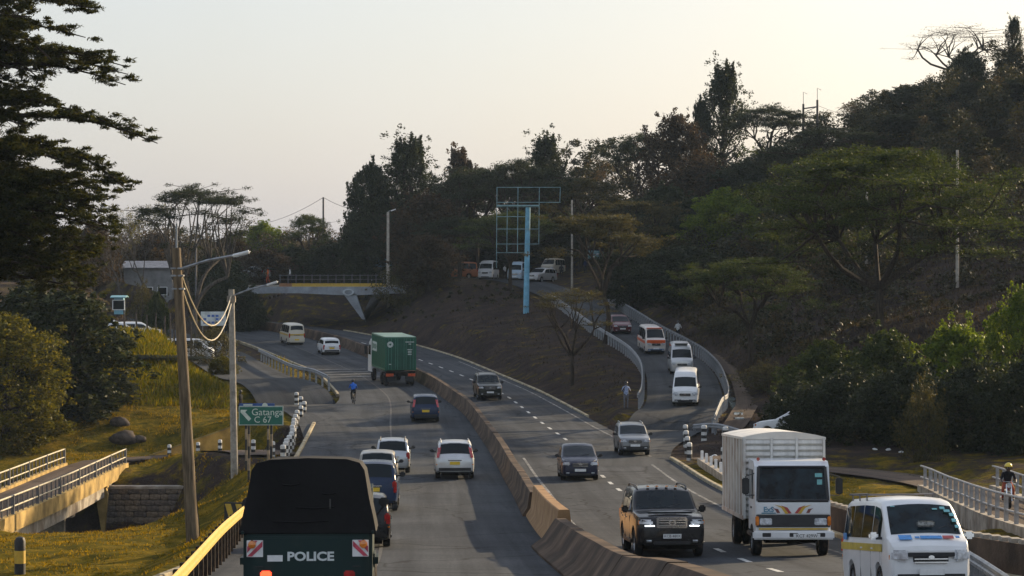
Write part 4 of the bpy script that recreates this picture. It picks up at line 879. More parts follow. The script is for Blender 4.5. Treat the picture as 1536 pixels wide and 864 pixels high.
# near van
ny = 48.0; nl = Vector((620/3600*ny*1.005, ny, 0)); hd = tangent(ny, XR)+math.pi
ctr = nl+Vector((-math.sin(hd), math.cos(hd), 0))*(-2.0); ctr.z = zR(ctr.y)+.006
t, s, ztop, wt, plan, tp_ = car('van', 'white minibus with blue and red stickers at the bottom right corner', 'minibus', ctr, hd, WHITE, pitch=-slope(ny,1), bumperm=TRIM, glass=GLASS2, mirrorm=CHROME, rimm=STEEL)
BLS = mat('sticker_blue', (.05,.26,.62), .4, .15, 12); RDS = mat('sticker_red', (.42,.05,.05), .4, .2, 12); TEAL = mat('sticker_teal', (.20,.50,.52), .4, .1, 9)
yf = s['L']/2
def hood(x, u, w, h, m, nm='sticker'):
    z = ztop(u)+.06; sl = math.atan2(ztop(u+.05)-ztop(u-.05), -.1)
    return MB().box((0,0,0), (w,h,.008)).build(nm, m, t, loc=(x, yf-u, z), rot=(sl+math.pi if False else math.atan2(ztop(u-.05)-ztop(u+.05), .1),0,0))
# stickers on the sloping nose, mirrored because the van faces the camera
for x, w_, h_, m_ in ((.46,.26,.17,BLS),(.22,.09,.06,BLS),(.06,.19,.11,BLS),(-.16,.24,.11,BLS),(-.41,.22,.11,RDS),(-.60,.08,.07,BLS)): hood(x, .20, w_, h_, m_)
for x, u, w_, h_ in ((-.46,.86,.10,.07),(-.54,.80,.12,.07),(-.62,.72,.10,.09),(-.64,.60,.10,.09),(-.30,.84,.10,.04),(-.66,.47,.08,.08),(.55,.9,.09,.02)):
    z = ztop(u)+.06; MB().box((0,0,0), (w_,h_,.006)).build('windscreen_sticker', TEAL, t, loc=(x, yf-u+.012, z+.008), rot=(math.atan2(ztop(u-.05)-ztop(u+.05), .1),0,0))
MB().box((-.02,yf-.55,1.42), (.36,.05,.12), 0, .03).build('dashboard_sign', mat('dash_sign', (.35,.36,.34), .5, .4, 20), t, loc=(0,.10,.04))
for sg in (1,-1):
    MB().box((sg*.853,-.2,.98), (.012,3.9,.15)).build('side_stripe', mat('stripe_mustard', (.50,.38,.05), .5, .15, 3), t)
MB().box((.855,-1.75,1.18), (.012,.32,.14)).build('side_sticker', BLS, t)
for k in range(3): MB().tube([(-.72,-.2-k*.7,2.06),(.72,-.2-k*.7,2.06)], .018, 5).build('roof_rack_bar', IRON, t)
for sg in (-1,1):
    MB().tube([(sg*.70,-.1,2.07),(sg*.70,-1.9,2.07)], .02, 5).build('roof_rack_rail', IRON, t)
    for k in range(3): MB().tube([(sg*.70,-.2-k*.7,1.93),(sg*.70,-.2-k*.7,2.07)], .015, 5).build('roof_rack_foot', IRON, t)
MB().box((0,yf+.05,.92), (.95,.05,.05), 0, .01).build('grille_bar', WHITE, t); MB().box((0,yf+.045,.85), (.95,.05,.08), 0, .01).build('grille_mesh', TRIM, t)
# ramp traffic
def on_ramp(Y, side=0.):
    i = min(range(len(ramp_path)), key=lambda k: abs(ramp_path[k].y-Y)); a, b_ = ramp_path[i-1], ramp_path[i+1]; d = b_-a
    dn = Vector((d.x,d.y,0)).normalized(); return ramp_path[i]+Vector((dn.y,-dn.x,0))*side+Vector((0,0,.006)), math.atan2(-d.x,d.y)+math.pi, -math.atan2(d.z, Vector((d.x,d.y)).length)
def ramp_car(Y, side, kind, label, cat, pm, **kw):
    c, h, p = on_ramp(Y, side); return car(kind, label, cat, c, h, pm, pitch=p, **kw)
t, s, *_ = ramp_car(161.5, .1, 'hivan', 'white high-roof minibus first in the line coming down the ramp', 'minibus', WHITE, bumperm=TRIM, rimm=STEEL)
t, s, *_ = ramp_car(184, .1, 'hivan', 'white minibus close behind the first one on the ramp', 'minibus', SILV2, rimm=STEEL); MB().box((0,1.0,2.26), (1.0,.5,.06), 0, .02).build('roof_vent', TRIM, t)
t, s, ztop, *_ = ramp_car(200.5, -.5, 'van', 'white minibus with orange front band and blue bumper on the ramp', 'minibus', paint('van_cream', (.55,.50,.45), .4), bumperm=paint('van_blue', (.03,.10,.22), .4), H=2.12, rimm=STEEL)
ORG = paint('van_orange', (.62,.10,.02), .4); MB().box((0,s['L']/2-.03,1.06), (1.52,.14,.28), 0, .03).build('front_band', ORG, t, 50); MB().box((0,s['L']/2-1.05,2.08), (1.3,.3,.06), 0, .02).build('roof_band', ORG, t)
for sg in (-1,1): MB().box((sg*.855,-.2,.95), (.012,4.0,.22)).build('side_band', ORG, t)
ramp_car(216, -.4, 'sedan', 'maroon saloon last in the line coming down the ramp', 'car', MAROON)
# exit road, overpass, parked cars
i = min(range(len(slip_path)), key=lambda k: abs(slip_path[k].y-212)); d = slip_path[i+1]-slip_path[i-1]
car('sedan', 'red-tailed dark car leaving along the exit road behind the lamp post', 'car', slip_path[i]+Vector((-.8,0,.01)), math.atan2(-d.x,d.y), GREYD, tails='low')
def parked(px, py, Y, kind, hd, label, pm, group, zz=None, **kw):
    q = P(px,py,Y); z = zz if zz is not None else GZ(q.x,q.y); return car(kind, label, 'car' if kind not in ('van','hivan') else 'minibus', (q.x,q.y,z), hd, pm, group=group, lite=True, **kw)
parked(383, 416, 300, 'hatch', R(52), 'white car on the overpass approach next to a person in orange', WHITE, None, zz=P(383,417.5,300).z)
GP = 'cars parked behind the grassy mound'
parked(206, 497, 214, 'wagon', R(-70), 'white estate car with blue door parked behind the fence left of the pole', WHITE, GP)
parked(181, 497, 212, 'sedan', R(-80), 'white car leftmost of the parked row beside the tree', SILV2, GP)
parked(259, 507, 212, 'wagon', R(-75), 'white car parked just left of the leaning pole', WHITE, GP)
parked(281, 514, 209, 'van', R(-95), 'white van nose just right of the leaning pole', WHITE, GP)
parked(168, 478, 217, 'hatch', R(-85), 'white hatchback beside the tree below the light blue kiosk', WHITE, GP)
HP = 'vehicles waiting on the hilltop road'
parked(733, 424, 282, 'hivan', R(170), 'white minibus leftmost of the hilltop group behind the billboard', WHITE, HP)
parked(722, 420, 290, 'van', R(165), 'white van half hidden behind the leftmost hilltop minibus', WHITE, HP)
parked(776, 427, 279, 'hivan', R(172), 'pale blue minibus just left of the billboard post', paint('pale_blue', (.35,.46,.55), .35), HP)
parked(812, 430, 276, 'xover', R(150), 'pale car just right of the billboard post on the hilltop', SILV2, HP)
parked(830, 420, 292, 'van', R(160), 'cream van on the hilltop right of the billboard post', CREAM, HP)
parked(644, 419, 285, 'hatch', R(120), 'blue-white small car at the right end of the overpass', paint('light_blue', (.25,.38,.50), .35), HP)
parked(686, 420, 287, 'van', R(110), 'orange fronted van between tree trunks on the hilltop', paint('dull_orange', (.45,.14,.04), .4), HP)
parked(893, 412, 296, 'van', R(170), 'dark teal minibus at the right end of the hilltop group', paint('teal', (.05,.16,.18), .4), HP)
parked(1190, 650, 141, 'sedan', R(75), 'white car half swallowed by bushes behind the white truck', WHITE, None, H=1.55)

# ------------------------------------------------------------------ white box truck
p = on_road(1184, 833); hd = tangent(p.y, XD)+math.pi-.055; d = Vector((-math.sin(hd), math.cos(hd), 0)); c = p-d*3.2; c.z = zR(c.y)+.006
t = thing('box_truck', 'white ribbed box truck with winged front decal behind the black off-roader', 'truck', c, (-slope(c.y,1),0,hd))
CABW = paint('cab_white', (.68,.70,.71), .35); BOXW = mat('box_white', (.62,.61,.57), .55, .1, 1.5, dirt=((.26,.13,.06), 1.1, .54, .55), stretch=(4,4,.5)); RUST = mat('rusty_panel', (.55,.50,.43), .7, .12, 1.4, dirt=((.22,.10,.045), .8, .50, .75))
yF = 4.1; cw = 2.08
cabp = [(yF-.05,.62),(yF,.75),(yF,1.45),(yF-.28,2.52),(yF-.50,2.66),(yF-1.75,2.70),(yF-1.85,2.5),(yF-1.85,.72),(yF-.7,.72)]
MB().poly([(-cw/2,y,z) for y, z in cabp], (cw,0,0)).build('cab', CABW, t)
fz = lambda z: yF-(z-1.45)*.28/1.07
ws = MB().poly([(-.94,fz(1.62)+.015,1.62),(.94,fz(1.62)+.015,1.62),(.90,fz(2.46)+.015,2.46),(-.90,fz(2.46)+.015,2.46)], (0,-.03,0)).build('windscreen', GLASS2, t)
fr = MB(); 
for a_, b_ in (((-.98,1.58),(.98,1.58)),((-.98,1.58),(-.93,2.5)),((.98,1.58),(.93,2.5)),((-.93,2.5),(.93,2.5))): fr.tube([(a_[0],fz(a_[1])+.012,a_[1]),(b_[0],fz(b_[1])+.012,b_[1])], .045, 6)
fr.build('windscreen_seal', TRIM, t)
for x, z, w_, h_, m_ in ((-.74,2.28,.20,.11,TEAL),(-.76,2.08,.14,.16,TEAL)): MB().box((x,fz(z)+.025,z), (w_,.012,h_)).build('windscreen_sticker', m_, t)
MB().box((0,yF+.02,1.02), (cw*.985,.05,.34), 0, .01).build('grille_panel', mat('grille_dark', (.02,.022,.026), .45, .2, 4), t)
MB().box((0,yF+.012,1.36), (cw*.98,.03,.30), 0, .008).build('decal_panel', CABW, t)
for sg in (-1,1):
    for k, (m_, x0, z0, x1, z1, x2, z2) in enumerate(((RDS,.04,1.23,.16,1.36,.34,1.45),(YELLOWP,.13,1.22,.26,1.38,.52,1.47),(mat('decal_brown', (.18,.05,.04), .5, .1, 6),.36,1.24,.42,1.32,.56,1.37))):
        MB().poly([(sg*x0,yF+.034,z0),(sg*(x0+.09),yF+.034,z0),(sg*(x1+.07),yF+.034,z1),(sg*x2,yF+.034,z2),(sg*x1,yF+.034,z1+.03)], (0,.004,0)).build('decal', m_, t)
    MB().box((sg*.76,yF+.05,1.00), (.34,.05,.19), 0, .02).build('headlight', LENS, t, 50); MB().box((sg*1.0,yF+.03,1.02), (.1,.08,.26), 0, .02).build('indicator', ORNL, t, 50)
    MB().box((sg*.92,yF-.42,2.72), (.09,.09,.10), 0, .02).build('roof_lamp', REDL, t)
    mr_ = MB().box((sg*1.30,yF-.12,1.98), (.20,.10,.46), 0, .03).build('wing_mirror', TRIM, t, 50); MB().tube([(sg*1.0,yF-.35,1.72),(sg*1.3,yF-.12,1.72),(sg*1.3,yF-.12,2.25),(sg*.95,yF-.4,2.35)], .018, 5).build('mirror_stalk', TRIM, mr_)
    MB().poly([(sg*(cw/2+.006),yF-.55,1.6),(sg*(cw/2+.006),yF-1.6,1.6),(sg*(cw/2+.006),yF-1.6,2.42),(sg*(cw/2+.006),yF-.62,2.42)], (sg*.012,0,0)).build('side_window', GLASS, t)
    MB().box((sg*(cw/2+.01),yF-1.1,1.35), (.03,.2,.05)).build('door_handle', TRIM, t)
    MB().box((sg*cw*.47,yF-1.15,.62), (.26,1.2,.14), 0, .03).build('mudguard', TRIM, t)
EI = mat('decal_blue', (.10,.25,.35), .5, .1, 6); text('ExS', .20, EI, t, (.68,yF+.036,1.33), (R(90),0,R(180)), bold=.006); MB().box((.68,yF+.034,1.235),(.4,.006,.03)).build('lettering_bar', EI, t)
MB().box((0,yF+.06,.80), (cw*.92,.02,.045)).build('yellow_trim', YELLOWP, t)
bu = MB().box((0,yF+.08,.63), (2.26,.16,.24), 0, .04).build('front_bumper', WHITE, t, 50)
for x in (-.75,.0,.75): MB().box((x,yF+.162,.64), (.24,.02,.11), 0, .01).build('bumper_slot', TRIM, bu)
MB().box((-.36,yF+.168,.61), (.74,.012,.13)).build('front_plate', PLATEW, t); text('KCT 429W', .125, BLACKP, t, (-.36,yF+.176,.61), (R(90),0,R(180)), 'plate_lettering')
MB().box((0,-.2,.72), (.8,7.8,.22)).build('chassis', UNDER, t); MB().box((0,yF-.8,.52), (1.5,.5,.3), 0, .05).build('front_axle', UNDER, t); MB().box((0,yF-1.2,1.0), (1.4,.8,.6)).build('engine_block', UNDER, t)
for x in (-.95,.95): wheel(t, x*.98, yF-.95, .46, .26, STEEL)
for x in (-.95,-.66,.66,.95): wheel(t, x, -2.0, .46, .25, STEEL)
bx0, bx1, by0, by1, bz0, bz1 = -1.17, 1.17, -4.2, 2.05, .98, 3.28
MB().box((0,(by0+by1)/2,(bz0+bz1)/2), (2.28,by1-by0-.06,bz1-bz0)).build('cargo_box', BOXW, t)
rf = MB(); 
prof = [(x, bz1+.02+.16*(1-(x/1.2)**2)) for x in np.linspace(-1.2,1.2,9)]
rf.poly([(x,by0-.03,z) for x, z in prof]+[(1.2,by0-.03,bz1-.05),(-1.2,by0-.03,bz1-.05)], (0,by1-by0+.06,0)).build('roof', mat('roof_white', (.74,.70,.62), .5, .1, 1), t)
for k in range(13):
    z = bz0+.12+k*.172
    for x0, x1 in ((-1.10,-.40),(-.32,.32),(.40,1.10)): MB().poly([(x0,by1-.028,z-.055),(x0,by1+.055,z-.048),(x0,by1+.03,z+.05),(x0,by1-.028,z+.066)], (x1-x0,0,0)).build('front_slat', BOXW, t)
for x in (-1.14,-.36,.36,1.14): MB().box((x,by1+.03,(bz0+bz1)/2), (.07,.12,bz1-bz0)).build('front_post', BOXW, t)
for sg in (-1,1):
    for k in range(22):
        y = by0+.12+k*(by1-by0-.24)/21; MB().box((sg*1.155,y,(bz0+bz1)/2), (.07,.11,bz1-bz0-.08), 0, .012).build('side_rib', RUST if k % 3 else BOXW, t)
    MB().box((sg*1.16,(by0+by1)/2,bz0+.02), (.09,by1-by0,.12)).build('bottom_rail', RUST, t)

# ------------------------------------------------------------------ green container truck
p = on_road(600, 579); hd = tangent(p.y+3)+.05; d = Vector((-math.sin(hd), math.cos(hd), 0)); c = p+d*3.2; c.z = zR(c.y)+.006
t = thing('container_truck', 'lorry carrying a green shipping container along the left carriageway', 'truck', c, (slope(c.y,1),0,hd))
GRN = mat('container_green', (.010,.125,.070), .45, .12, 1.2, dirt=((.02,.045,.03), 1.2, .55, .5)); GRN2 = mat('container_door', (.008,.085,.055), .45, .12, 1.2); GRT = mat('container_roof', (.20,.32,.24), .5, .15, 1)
y0, y1, z0, z1, hw = -3.4, 2.66, 1.22, 3.81, 1.22
MB().box((0,(y0+y1)/2,(z0+z1)/2), (2.36,y1-y0-.04,z1-z0-.06)).build('container', GRN, t)
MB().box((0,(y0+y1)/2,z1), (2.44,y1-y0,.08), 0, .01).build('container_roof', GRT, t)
for sg in (-1,1):
    for k in range(26):
        y = y0+.16+k*(y1-y0-.3)/25; MB().box((sg*1.19,y,(z0+z1)/2), (.05,.12,z1-z0-.2), 0, .01).build('side_rib', GRN, t)
    MB().box((sg*1.19,(y0+y1)/2,z0+.06), (.08,y1-y0,.14)).build('bottom_rail', GRN, t)
    for y in (y0+.06,y1-.06): MB().box((sg*1.17,y,(z0+z1)/2), (.12,.12,z1-z0)).build('corner_post', GRN, t)
for sg in (-1,1):
    dr = MB().box((sg*.56,y0-.01,(z0+z1)/2), (1.08,.06,z1-z0-.22), 0, .01).build('container_door', GRN2, t)
    for x in (.25,.42,.75,.98): MB().tube([(sg*x,y0-.07,z0+.1),(sg*x,y0-.07,z1-.1)], .02, 6).build('lock_rod', mat('rod_green', (.05,.22,.15), .4, .1, 3), dr)
    for k in range(3): MB().box((sg*.56,y0-.05,z0+.4+k*.8), (.98,.03,.05)).build('door_rib', GRN2, dr)
LG = mat('container_mark', (.55,.62,.58), .6, .2, 5)
MB().lathe([(0,0),(.24,0),(.24,.01),(0,.01)], 20, Matrix.Translation((-.85,y0-.09,z1-.55))@Matrix.Rotation(R(90),4,'X')).build('round_mark', LG, t); MB().lathe([(0,0),(.08,0),(.08,.008),(0,.008)], 12, Matrix.Translation((-.85,y0-.101,z1-.55))@Matrix.Rotation(R(90),4,'X')).build('round_mark_centre', GRN2, t)
for k, (z, w_) in enumerate(((z1-.36,.7),(z1-.52,.2),(z1-.95,.4),(z1-1.08,.3),(z1-1.2,.3),(z1-1.33,.3),(z0+.5,.2))): MB().box((.7 if k < 6 else -.85,y0-.085,z), (w_,.008,.06)).build('small_print', LG, t)
pn = MB().box((-1.225,-.9+2.2,z1-.95), (.02,1.9,.75)).build('side_panel_mark', LG, t)
for k in range(3): MB().box((-1.238,.75+k*.55,z1-.95), (.008,.36,.4)).build('side_lettering', GRN, pn)
MB().box((0,-.2,1.0), (.9,7.8,.28)).build('chassis', UNDER, t); MB().box((0,y0+.05,1.08), (2.3,.12,.18)).build('rear_beam', UNDER, t)
for sg in (-1,1):
    MB().box((sg*.86,y0-.03,.88), (.6,.06,.22), 0, .01).build('tail_light', mat('lorry_tail', (.62,.10,.03), .3, .2, 8), t)
    for y in (-2.6,-1.25,2.9): wheel(t, sg*1.0, y, .50, .30, UNDER)
MB().box((0.2,y0-.02,1.02), (.5,.04,.12)).build('rear_plate', PLATEY, t)
for x in (-.7,.7): MB().box((x,y0-.02,.58), (.62,.03,.45)).build('mudflap', TRIM, t)
MB().poly([(-1.2,y,z) for y, z in ((2.78,.7),(2.78,3.1),(3.2,3.35),(4.0,3.0),(4.45,1.9),(4.5,.7))], (2.4,0,0)).build('cab', WHITE, t)
for sg in (-1,1): MB().box((sg*1.45,4.2,2.4), (.22,.12,.7), 0, .03).build('wing_mirror', TRIM, t); MB().tube([(sg*1.15,4.1,2.7),(sg*1.45,4.2,2.7)], .02, 5).build('mirror_stalk', TRIM, t); MB().poly([(sg*1.206,3.2,2.05),(sg*1.206,4.2,2.05),(sg*1.206,3.9,2.85),(sg*1.206,3.2,2.85)], (sg*.01,0,0)).build('side_window', GLASS, t)

# ------------------------------------------------------------------ police truck with canvas
Yp = 34.6; c = Vector((-3.05, Yp+2.3, zR(Yp+2.3)+.006)); hd = R(2.6)
t = thing('police_truck', 'dark green police pickup with black canvas cover in the left foreground', 'truck', c, (slope(c.y,1)*.55,0,hd))
PG = paint('police_green', (.004,.022,.021), .5, 0, .1); CANV = mat('canvas', (.012,.012,.0125), .85, .2, 1.2, bump=.5, bscale=3, spec=.2)
yr = -2.3; wb = .955
MB().box((0,yr+1.2,1.02), (1.86,2.4,.82), 0, .05).build('tub', PG, t, 50)
MB().box((0,yr-.015,1.02), (1.62,.06,.62), 0, .02).build('tailgate', PG, t, 50)
MB().box((0,yr+.05,.55), (1.78,.14,.18), 0, .03).build('rear_bumper', TRIM, t)
rows = []; n = 22
for i, y in enumerate(np.linspace(yr-.03, yr+2.45, 14)):
    row = []; lift = .04*math.sin(i*1.05)**2
    for k in range(n+1):
        a = k/n; 
        if a < .36: q = a/.36; x = -.985+.17*q; z = 1.38+(2.26-1.38)*q
        elif a > .64: q = (1-a)/.36; x = .985-.17*q; z = 1.38+(2.26-1.38)*q
        else:
            q = (a-.36)/.28; th = math.pi*(1-q); x = .815*math.copysign(abs(math.cos(th))**.55, math.cos(th)); z = 2.26+.20*math.sin(th)**.7
        row.append((x+.012*mnoise.noise((x*3,y*3,z*3)), y+(.05 if i == 0 else 0)*(z-1.4), z-lift*.4+.012*mnoise.noise((x*2,y*4,z*2+9))))
    rows.append(row)
V = [p_ for r_ in rows for p_ in r_]; m_ = n+1; Fc = [(i*m_+k, i*m_+k+1, (i+1)*m_+k+1, (i+1)*m_+k) for i in range(13) for k in range(n)]+[tuple(range(m_)), tuple(range(13*m_,14*m_))[::-1]]
MB().add(V, Fc).build('canvas_cover', CANV, t, 50)
MB().tube([(-.99,yr+.02,1.385),(.99,yr+.02,1.385)], .03, 6).build('canvas_hem', CANV, t)
for x, z, w_ in ((-.25,2.08,.25),(.1,1.75,.55),(-.1,1.55,.8),(.3,1.95,.2)): MB().tube([(x-w_/2,yr+.0+.05*(z-1.4)-.035,z),(x,yr+.05*(z-1.4)-.045,z-.015),(x+w_/2,yr+.05*(z-1.4)-.035,z+.006)], .012, 5).build('canvas_fold', CANV, t)
MB().box((.32,yr-.02,1.80), (.02,.02,.14)).build('canvas_strap', mat('strap', (.08,.08,.075), .8, .2, 5), t)
for sg in (-1,1):
    pl = MB().box((sg*.76,yr-.05,1.16), (.235,.02,.24), 0, .004).build('reflector_board', PLATEW, t)
    MB().poly([(sg*.87,yr-.063,1.05),(sg*.72,yr-.063,1.05)if False else (sg*.80,yr-.063,1.05),(sg*.65,yr-.063,1.19),(sg*.65,yr-.063,1.27)], (0,-.004,0)).build('red_stripe', mat('reflector_red', (.55,.06,.10), .4, .2, 10), pl)
    MB().poly([(sg*.87,yr-.063,1.10),(sg*.87,yr-.063,1.19),(sg*.78,yr-.063,1.275),(sg*.72,yr-.063,1.275)], (0,-.004,0)).build('red_stripe', mat('reflector_red', (.55,.06,.10), .4, .2, 10), pl)
    MB().lathe([(0,0),(.062,0),(.055,.04),(0,.05)], 14, Matrix.Translation((sg*.80,yr-.06,1.22))@Matrix.Rotation(R(90),4,'X')).build('indicator', ORNL, pl)
    MB().box((sg*.60,yr-.05,.79), (.16,.06,.10), 0, .02).build('tail_light', lamp_mat('tail_lit', (1,.06,.02), 2.2) if sg < 0 else REDL, t)
    MB().box((sg*.70,yr-.05,.90), (.12,.02,.014)).build('hinge', TRIM, t)
    wheel(t, sg*.82, yr+1.0, .40, .26, STEEL); wheel(t, sg*.82, yr+3.9, .40, .26, STEEL)
    MB().box((sg*.95,yr+1.0,.95), (.12,1.1,.20), 0, .05).build('wheel_arch', PG, t, 50)
    MB().box((sg*.935,yr+1.0,1.39), (.04,2.2,.05), 0, .01).build('tub_rail', PG, t)
    mr_ = MB().box((sg*1.07,yr+3.1,1.72), (.16,.07,.14), 0, .03).build('wing_mirror', TRIM, t, 50); MB().tube([(sg*.9,yr+3.05,1.45),(sg*1.07,yr+3.1,1.66)], .018, 5).build('mirror_stalk', TRIM, mr_)
text('POLICE', .175, mat('police_white', (.62,.66,.65), .5, .05, 5), t, (.04,yr-.052,1.04), (R(90),0,0), bold=.006, sx=1.18)
MB().box((-.47,yr-.05,1.02), (.22,.012,.09)).build('number_strip', PLATEW, t)
MB().box((.13,yr-.03,.70), (.52,.03,.12)).build('rear_plate', PLATEY, t); text('GKB 521', .10, BLACKP, t, (.13,yr-.05,.70), (R(90),0,0), 'plate_lettering')
MB().poly([(-.90,y,z) for y, z in ((yr+2.5,.6),(yr+2.5,1.95),(yr+2.7,2.02),(yr+3.35,2.0),(yr+3.75,1.35),(yr+4.85,1.25),(yr+4.95,.6))], (1.8,0,0)).build('cab', PG, t)
MB().box((0,yr+2.4,.75), (1.2,4.6,.3)).build('chassis', UNDER, t)
# ------------------------------------------------------------------ vegetation
def leaf_mat(name, c, tr=.35, hue=.25, dark=.5, sp=.12):
    m = bpy.data.materials.new(name); m.use_nodes = True; n, l = m.node_tree.nodes, m.node_tree.links; n.clear()
    out = n.new('ShaderNodeOutputMaterial'); ge = n.new('ShaderNodeNewGeometry'); rp = n.new('ShaderNodeValToRGB'); e = rp.color_ramp.elements
    e[0].color = (c[0]*dark, c[1]*dark*1.05, c[2]*dark, 1); e[1].color = (c[0]*(1.35+hue), c[1]*1.35, c[2]*1.1, 1); em = e.new(.55); em.color = (*c, 1)
    l.new(ge.outputs['Random Per Island'], rp.inputs[0])
    d = n.new('ShaderNodeBsdfPrincipled'); d.inputs['Roughness'].default_value = .55; d.inputs['Specular IOR Level'].default_value = sp; l.new(rp.outputs[0], d.inputs['Base Color'])
    t = n.new('ShaderNodeBsdfTranslucent'); br = n.new('ShaderNodeMix'); br.data_type = 'RGBA'; br.blend_type = 'MULTIPLY'; br.inputs[0].default_value = 1; l.new(rp.outputs[0], br.inputs[6]); br.inputs[7].default_value = (1.5,1.35,.6,1); l.new(br.outputs[2], t.inputs['Color'])
    mx = n.new('ShaderNodeMixShader'); mx.inputs[0].default_value = tr; l.new(d.outputs[0], mx.inputs[1]); l.new(t.outputs[0], mx.inputs[2]); l.new(mx.outputs[0], out.inputs[0]); return m
LF = dict(dark=leaf_mat('leaf_dark', (.024,.034,.016)), mid=leaf_mat('leaf_mid', (.042,.062,.014), .4), bright=leaf_mat('leaf_bright', (.10,.15,.015), .5), olive=leaf_mat('leaf_olive', (.058,.056,.022)), yellow=leaf_mat('leaf_yellow', (.090,.090,.012), .45), dry=leaf_mat('leaf_dry', (.085,.062,.035)), brown=leaf_mat('leaf_brown', (.050,.036,.024)))
BARK = mat('bark', (.055,.042,.032), .95, .3, 3, bump=.6, stretch=(3,3,.7)); BARKG = mat('bark_grey', (.11,.095,.08), .95, .3, 3, bump=.6, stretch=(3,3,.7))
def leaf_mesh(name, C, size, m, aspect=.42, up=.8, rs=None):
    """C: (N,3) leaf positions; one lens-shaped face each"""
    N = len(C); g = rs; nrm = g.normal(size=(N,3)); nrm[:,2] = np.abs(nrm[:,2])+up; nrm /= np.linalg.norm(nrm,axis=1)[:,None]
    a = g.normal(size=(N,3)); a -= (a*nrm).sum(1)[:,None]*nrm; a /= np.linalg.norm(a,axis=1)[:,None]; b = np.cross(nrm,a)
    s = size*g.uniform(.6,1.3,size=(N,1)); w = s*aspect
    V = np.stack([C-a*s*.5, C+b*w*.5-a*s*.05, C+a*s*.5, C-b*w*.5-a*s*.05], 1).reshape(-1,3)
    me = bpy.data.meshes.new(name); me.vertices.add(4*N); me.vertices.foreach_set('co', V.ravel()); me.loops.add(4*N); me.loops.foreach_set('vertex_index', np.arange(4*N)); me.polygons.add(N); me.polygons.foreach_set('loop_start', np.arange(N)*4); me.polygons.foreach_set('loop_total', np.full(N,4))
    me.materials.append(m); me.update(calc_edges=True); me.validate(); return me
def blob(g, c, r, n, shell=.55):
    """n points in an ellipsoid, denser towards its skin"""
    d = g.normal(size=(n,3)); d /= np.linalg.norm(d,axis=1)[:,None]; rad = shell+(1-shell)*g.random((n,1)); rad *= 1-.25*g.random((n,1)); return np.asarray(c)+d*rad*np.asarray(r)
def limb(mb, a, b, r0, r1, g, bend=.12, n=4):
    a = np.asarray(a,float); b = np.asarray(b,float); L = np.linalg.norm(b-a); pts = []
    off = g.normal(size=3)*bend*L
    for k in range(n+1):
        t = k/n; pts.append(a+(b-a)*t+off*math.sin(math.pi*t)+np.array([0,0,.08*L*math.sin(math.pi*t)]))
    mb.tube([Vector(p) for p in pts], [r0+(r1-r0)*k/n for k in range(n+1)], 6, False); return [np.array(p) for p in pts]
PT = {}
def proto_acacia(key, seed, m, H=9., S=5.5, npad=28, leaf=.21, dens=620, fork=.35, flat=.30, tier=.34, bark=BARK, lean=0.):
    g = np.random.default_rng(seed); tr = MB(); pts = []; fk = np.array([lean*H*.3,0,H*fork]); limb(tr, (0,0,-.5), fk, .030*H, .021*H, g, .04)
    nl = 5; ends = []
    for k in range(nl):
        a = 2*math.pi*(k+.6*g.random())/nl; rr = S*(.32+.25*g.random()); e = fk+np.array([rr*math.cos(a)+lean*H*.3, rr*math.sin(a), H*(.18+.16*g.random())]); limb(tr, fk*.96, e, .018*H, .010*H, g, .1); ends.append(e)
    for k in range(npad):
        a = 2*math.pi*((k*.618)%1)+g.normal()*.15; q = math.sqrt((k+.7)/npad); rr = S*q*(.75+.25*g.random()); z = H*(1-.04-tier*q*q*g.uniform(.2,1.)-.05*g.random())
        c = np.array([rr*math.cos(a)+lean*H*.45, rr*math.sin(a), z]); e = min(ends, key=lambda e: np.linalg.norm(e[:2]-c[:2])); limb(tr, e, c-np.array([0,0,.12]), .008*H, .0025*H, g, .1, 3)
        pr = S*g.uniform(.22,.40); pts.append(blob(g, c, (pr,pr*g.uniform(.7,1.1),pr*flat), int(dens*g.uniform(.6,1.2)), .15))
        for j in range(4):
            d = g.normal(size=3)*np.array([pr*.8,pr*.8,pr*.1]); tr.tube([Vector(c-np.array([0,0,.12])), Vector(c+d)], [.0025*H,.001*H], 4, False); pts.append(blob(g, c+d, (pr*.4,pr*.4,pr*.14), int(dens*.14), .1))
    PT[key] = (tr.mesh('trunk', bark, True), leaf_mesh('crown', np.concatenate(pts), leaf, m, .40, 1.3, g), H, S)
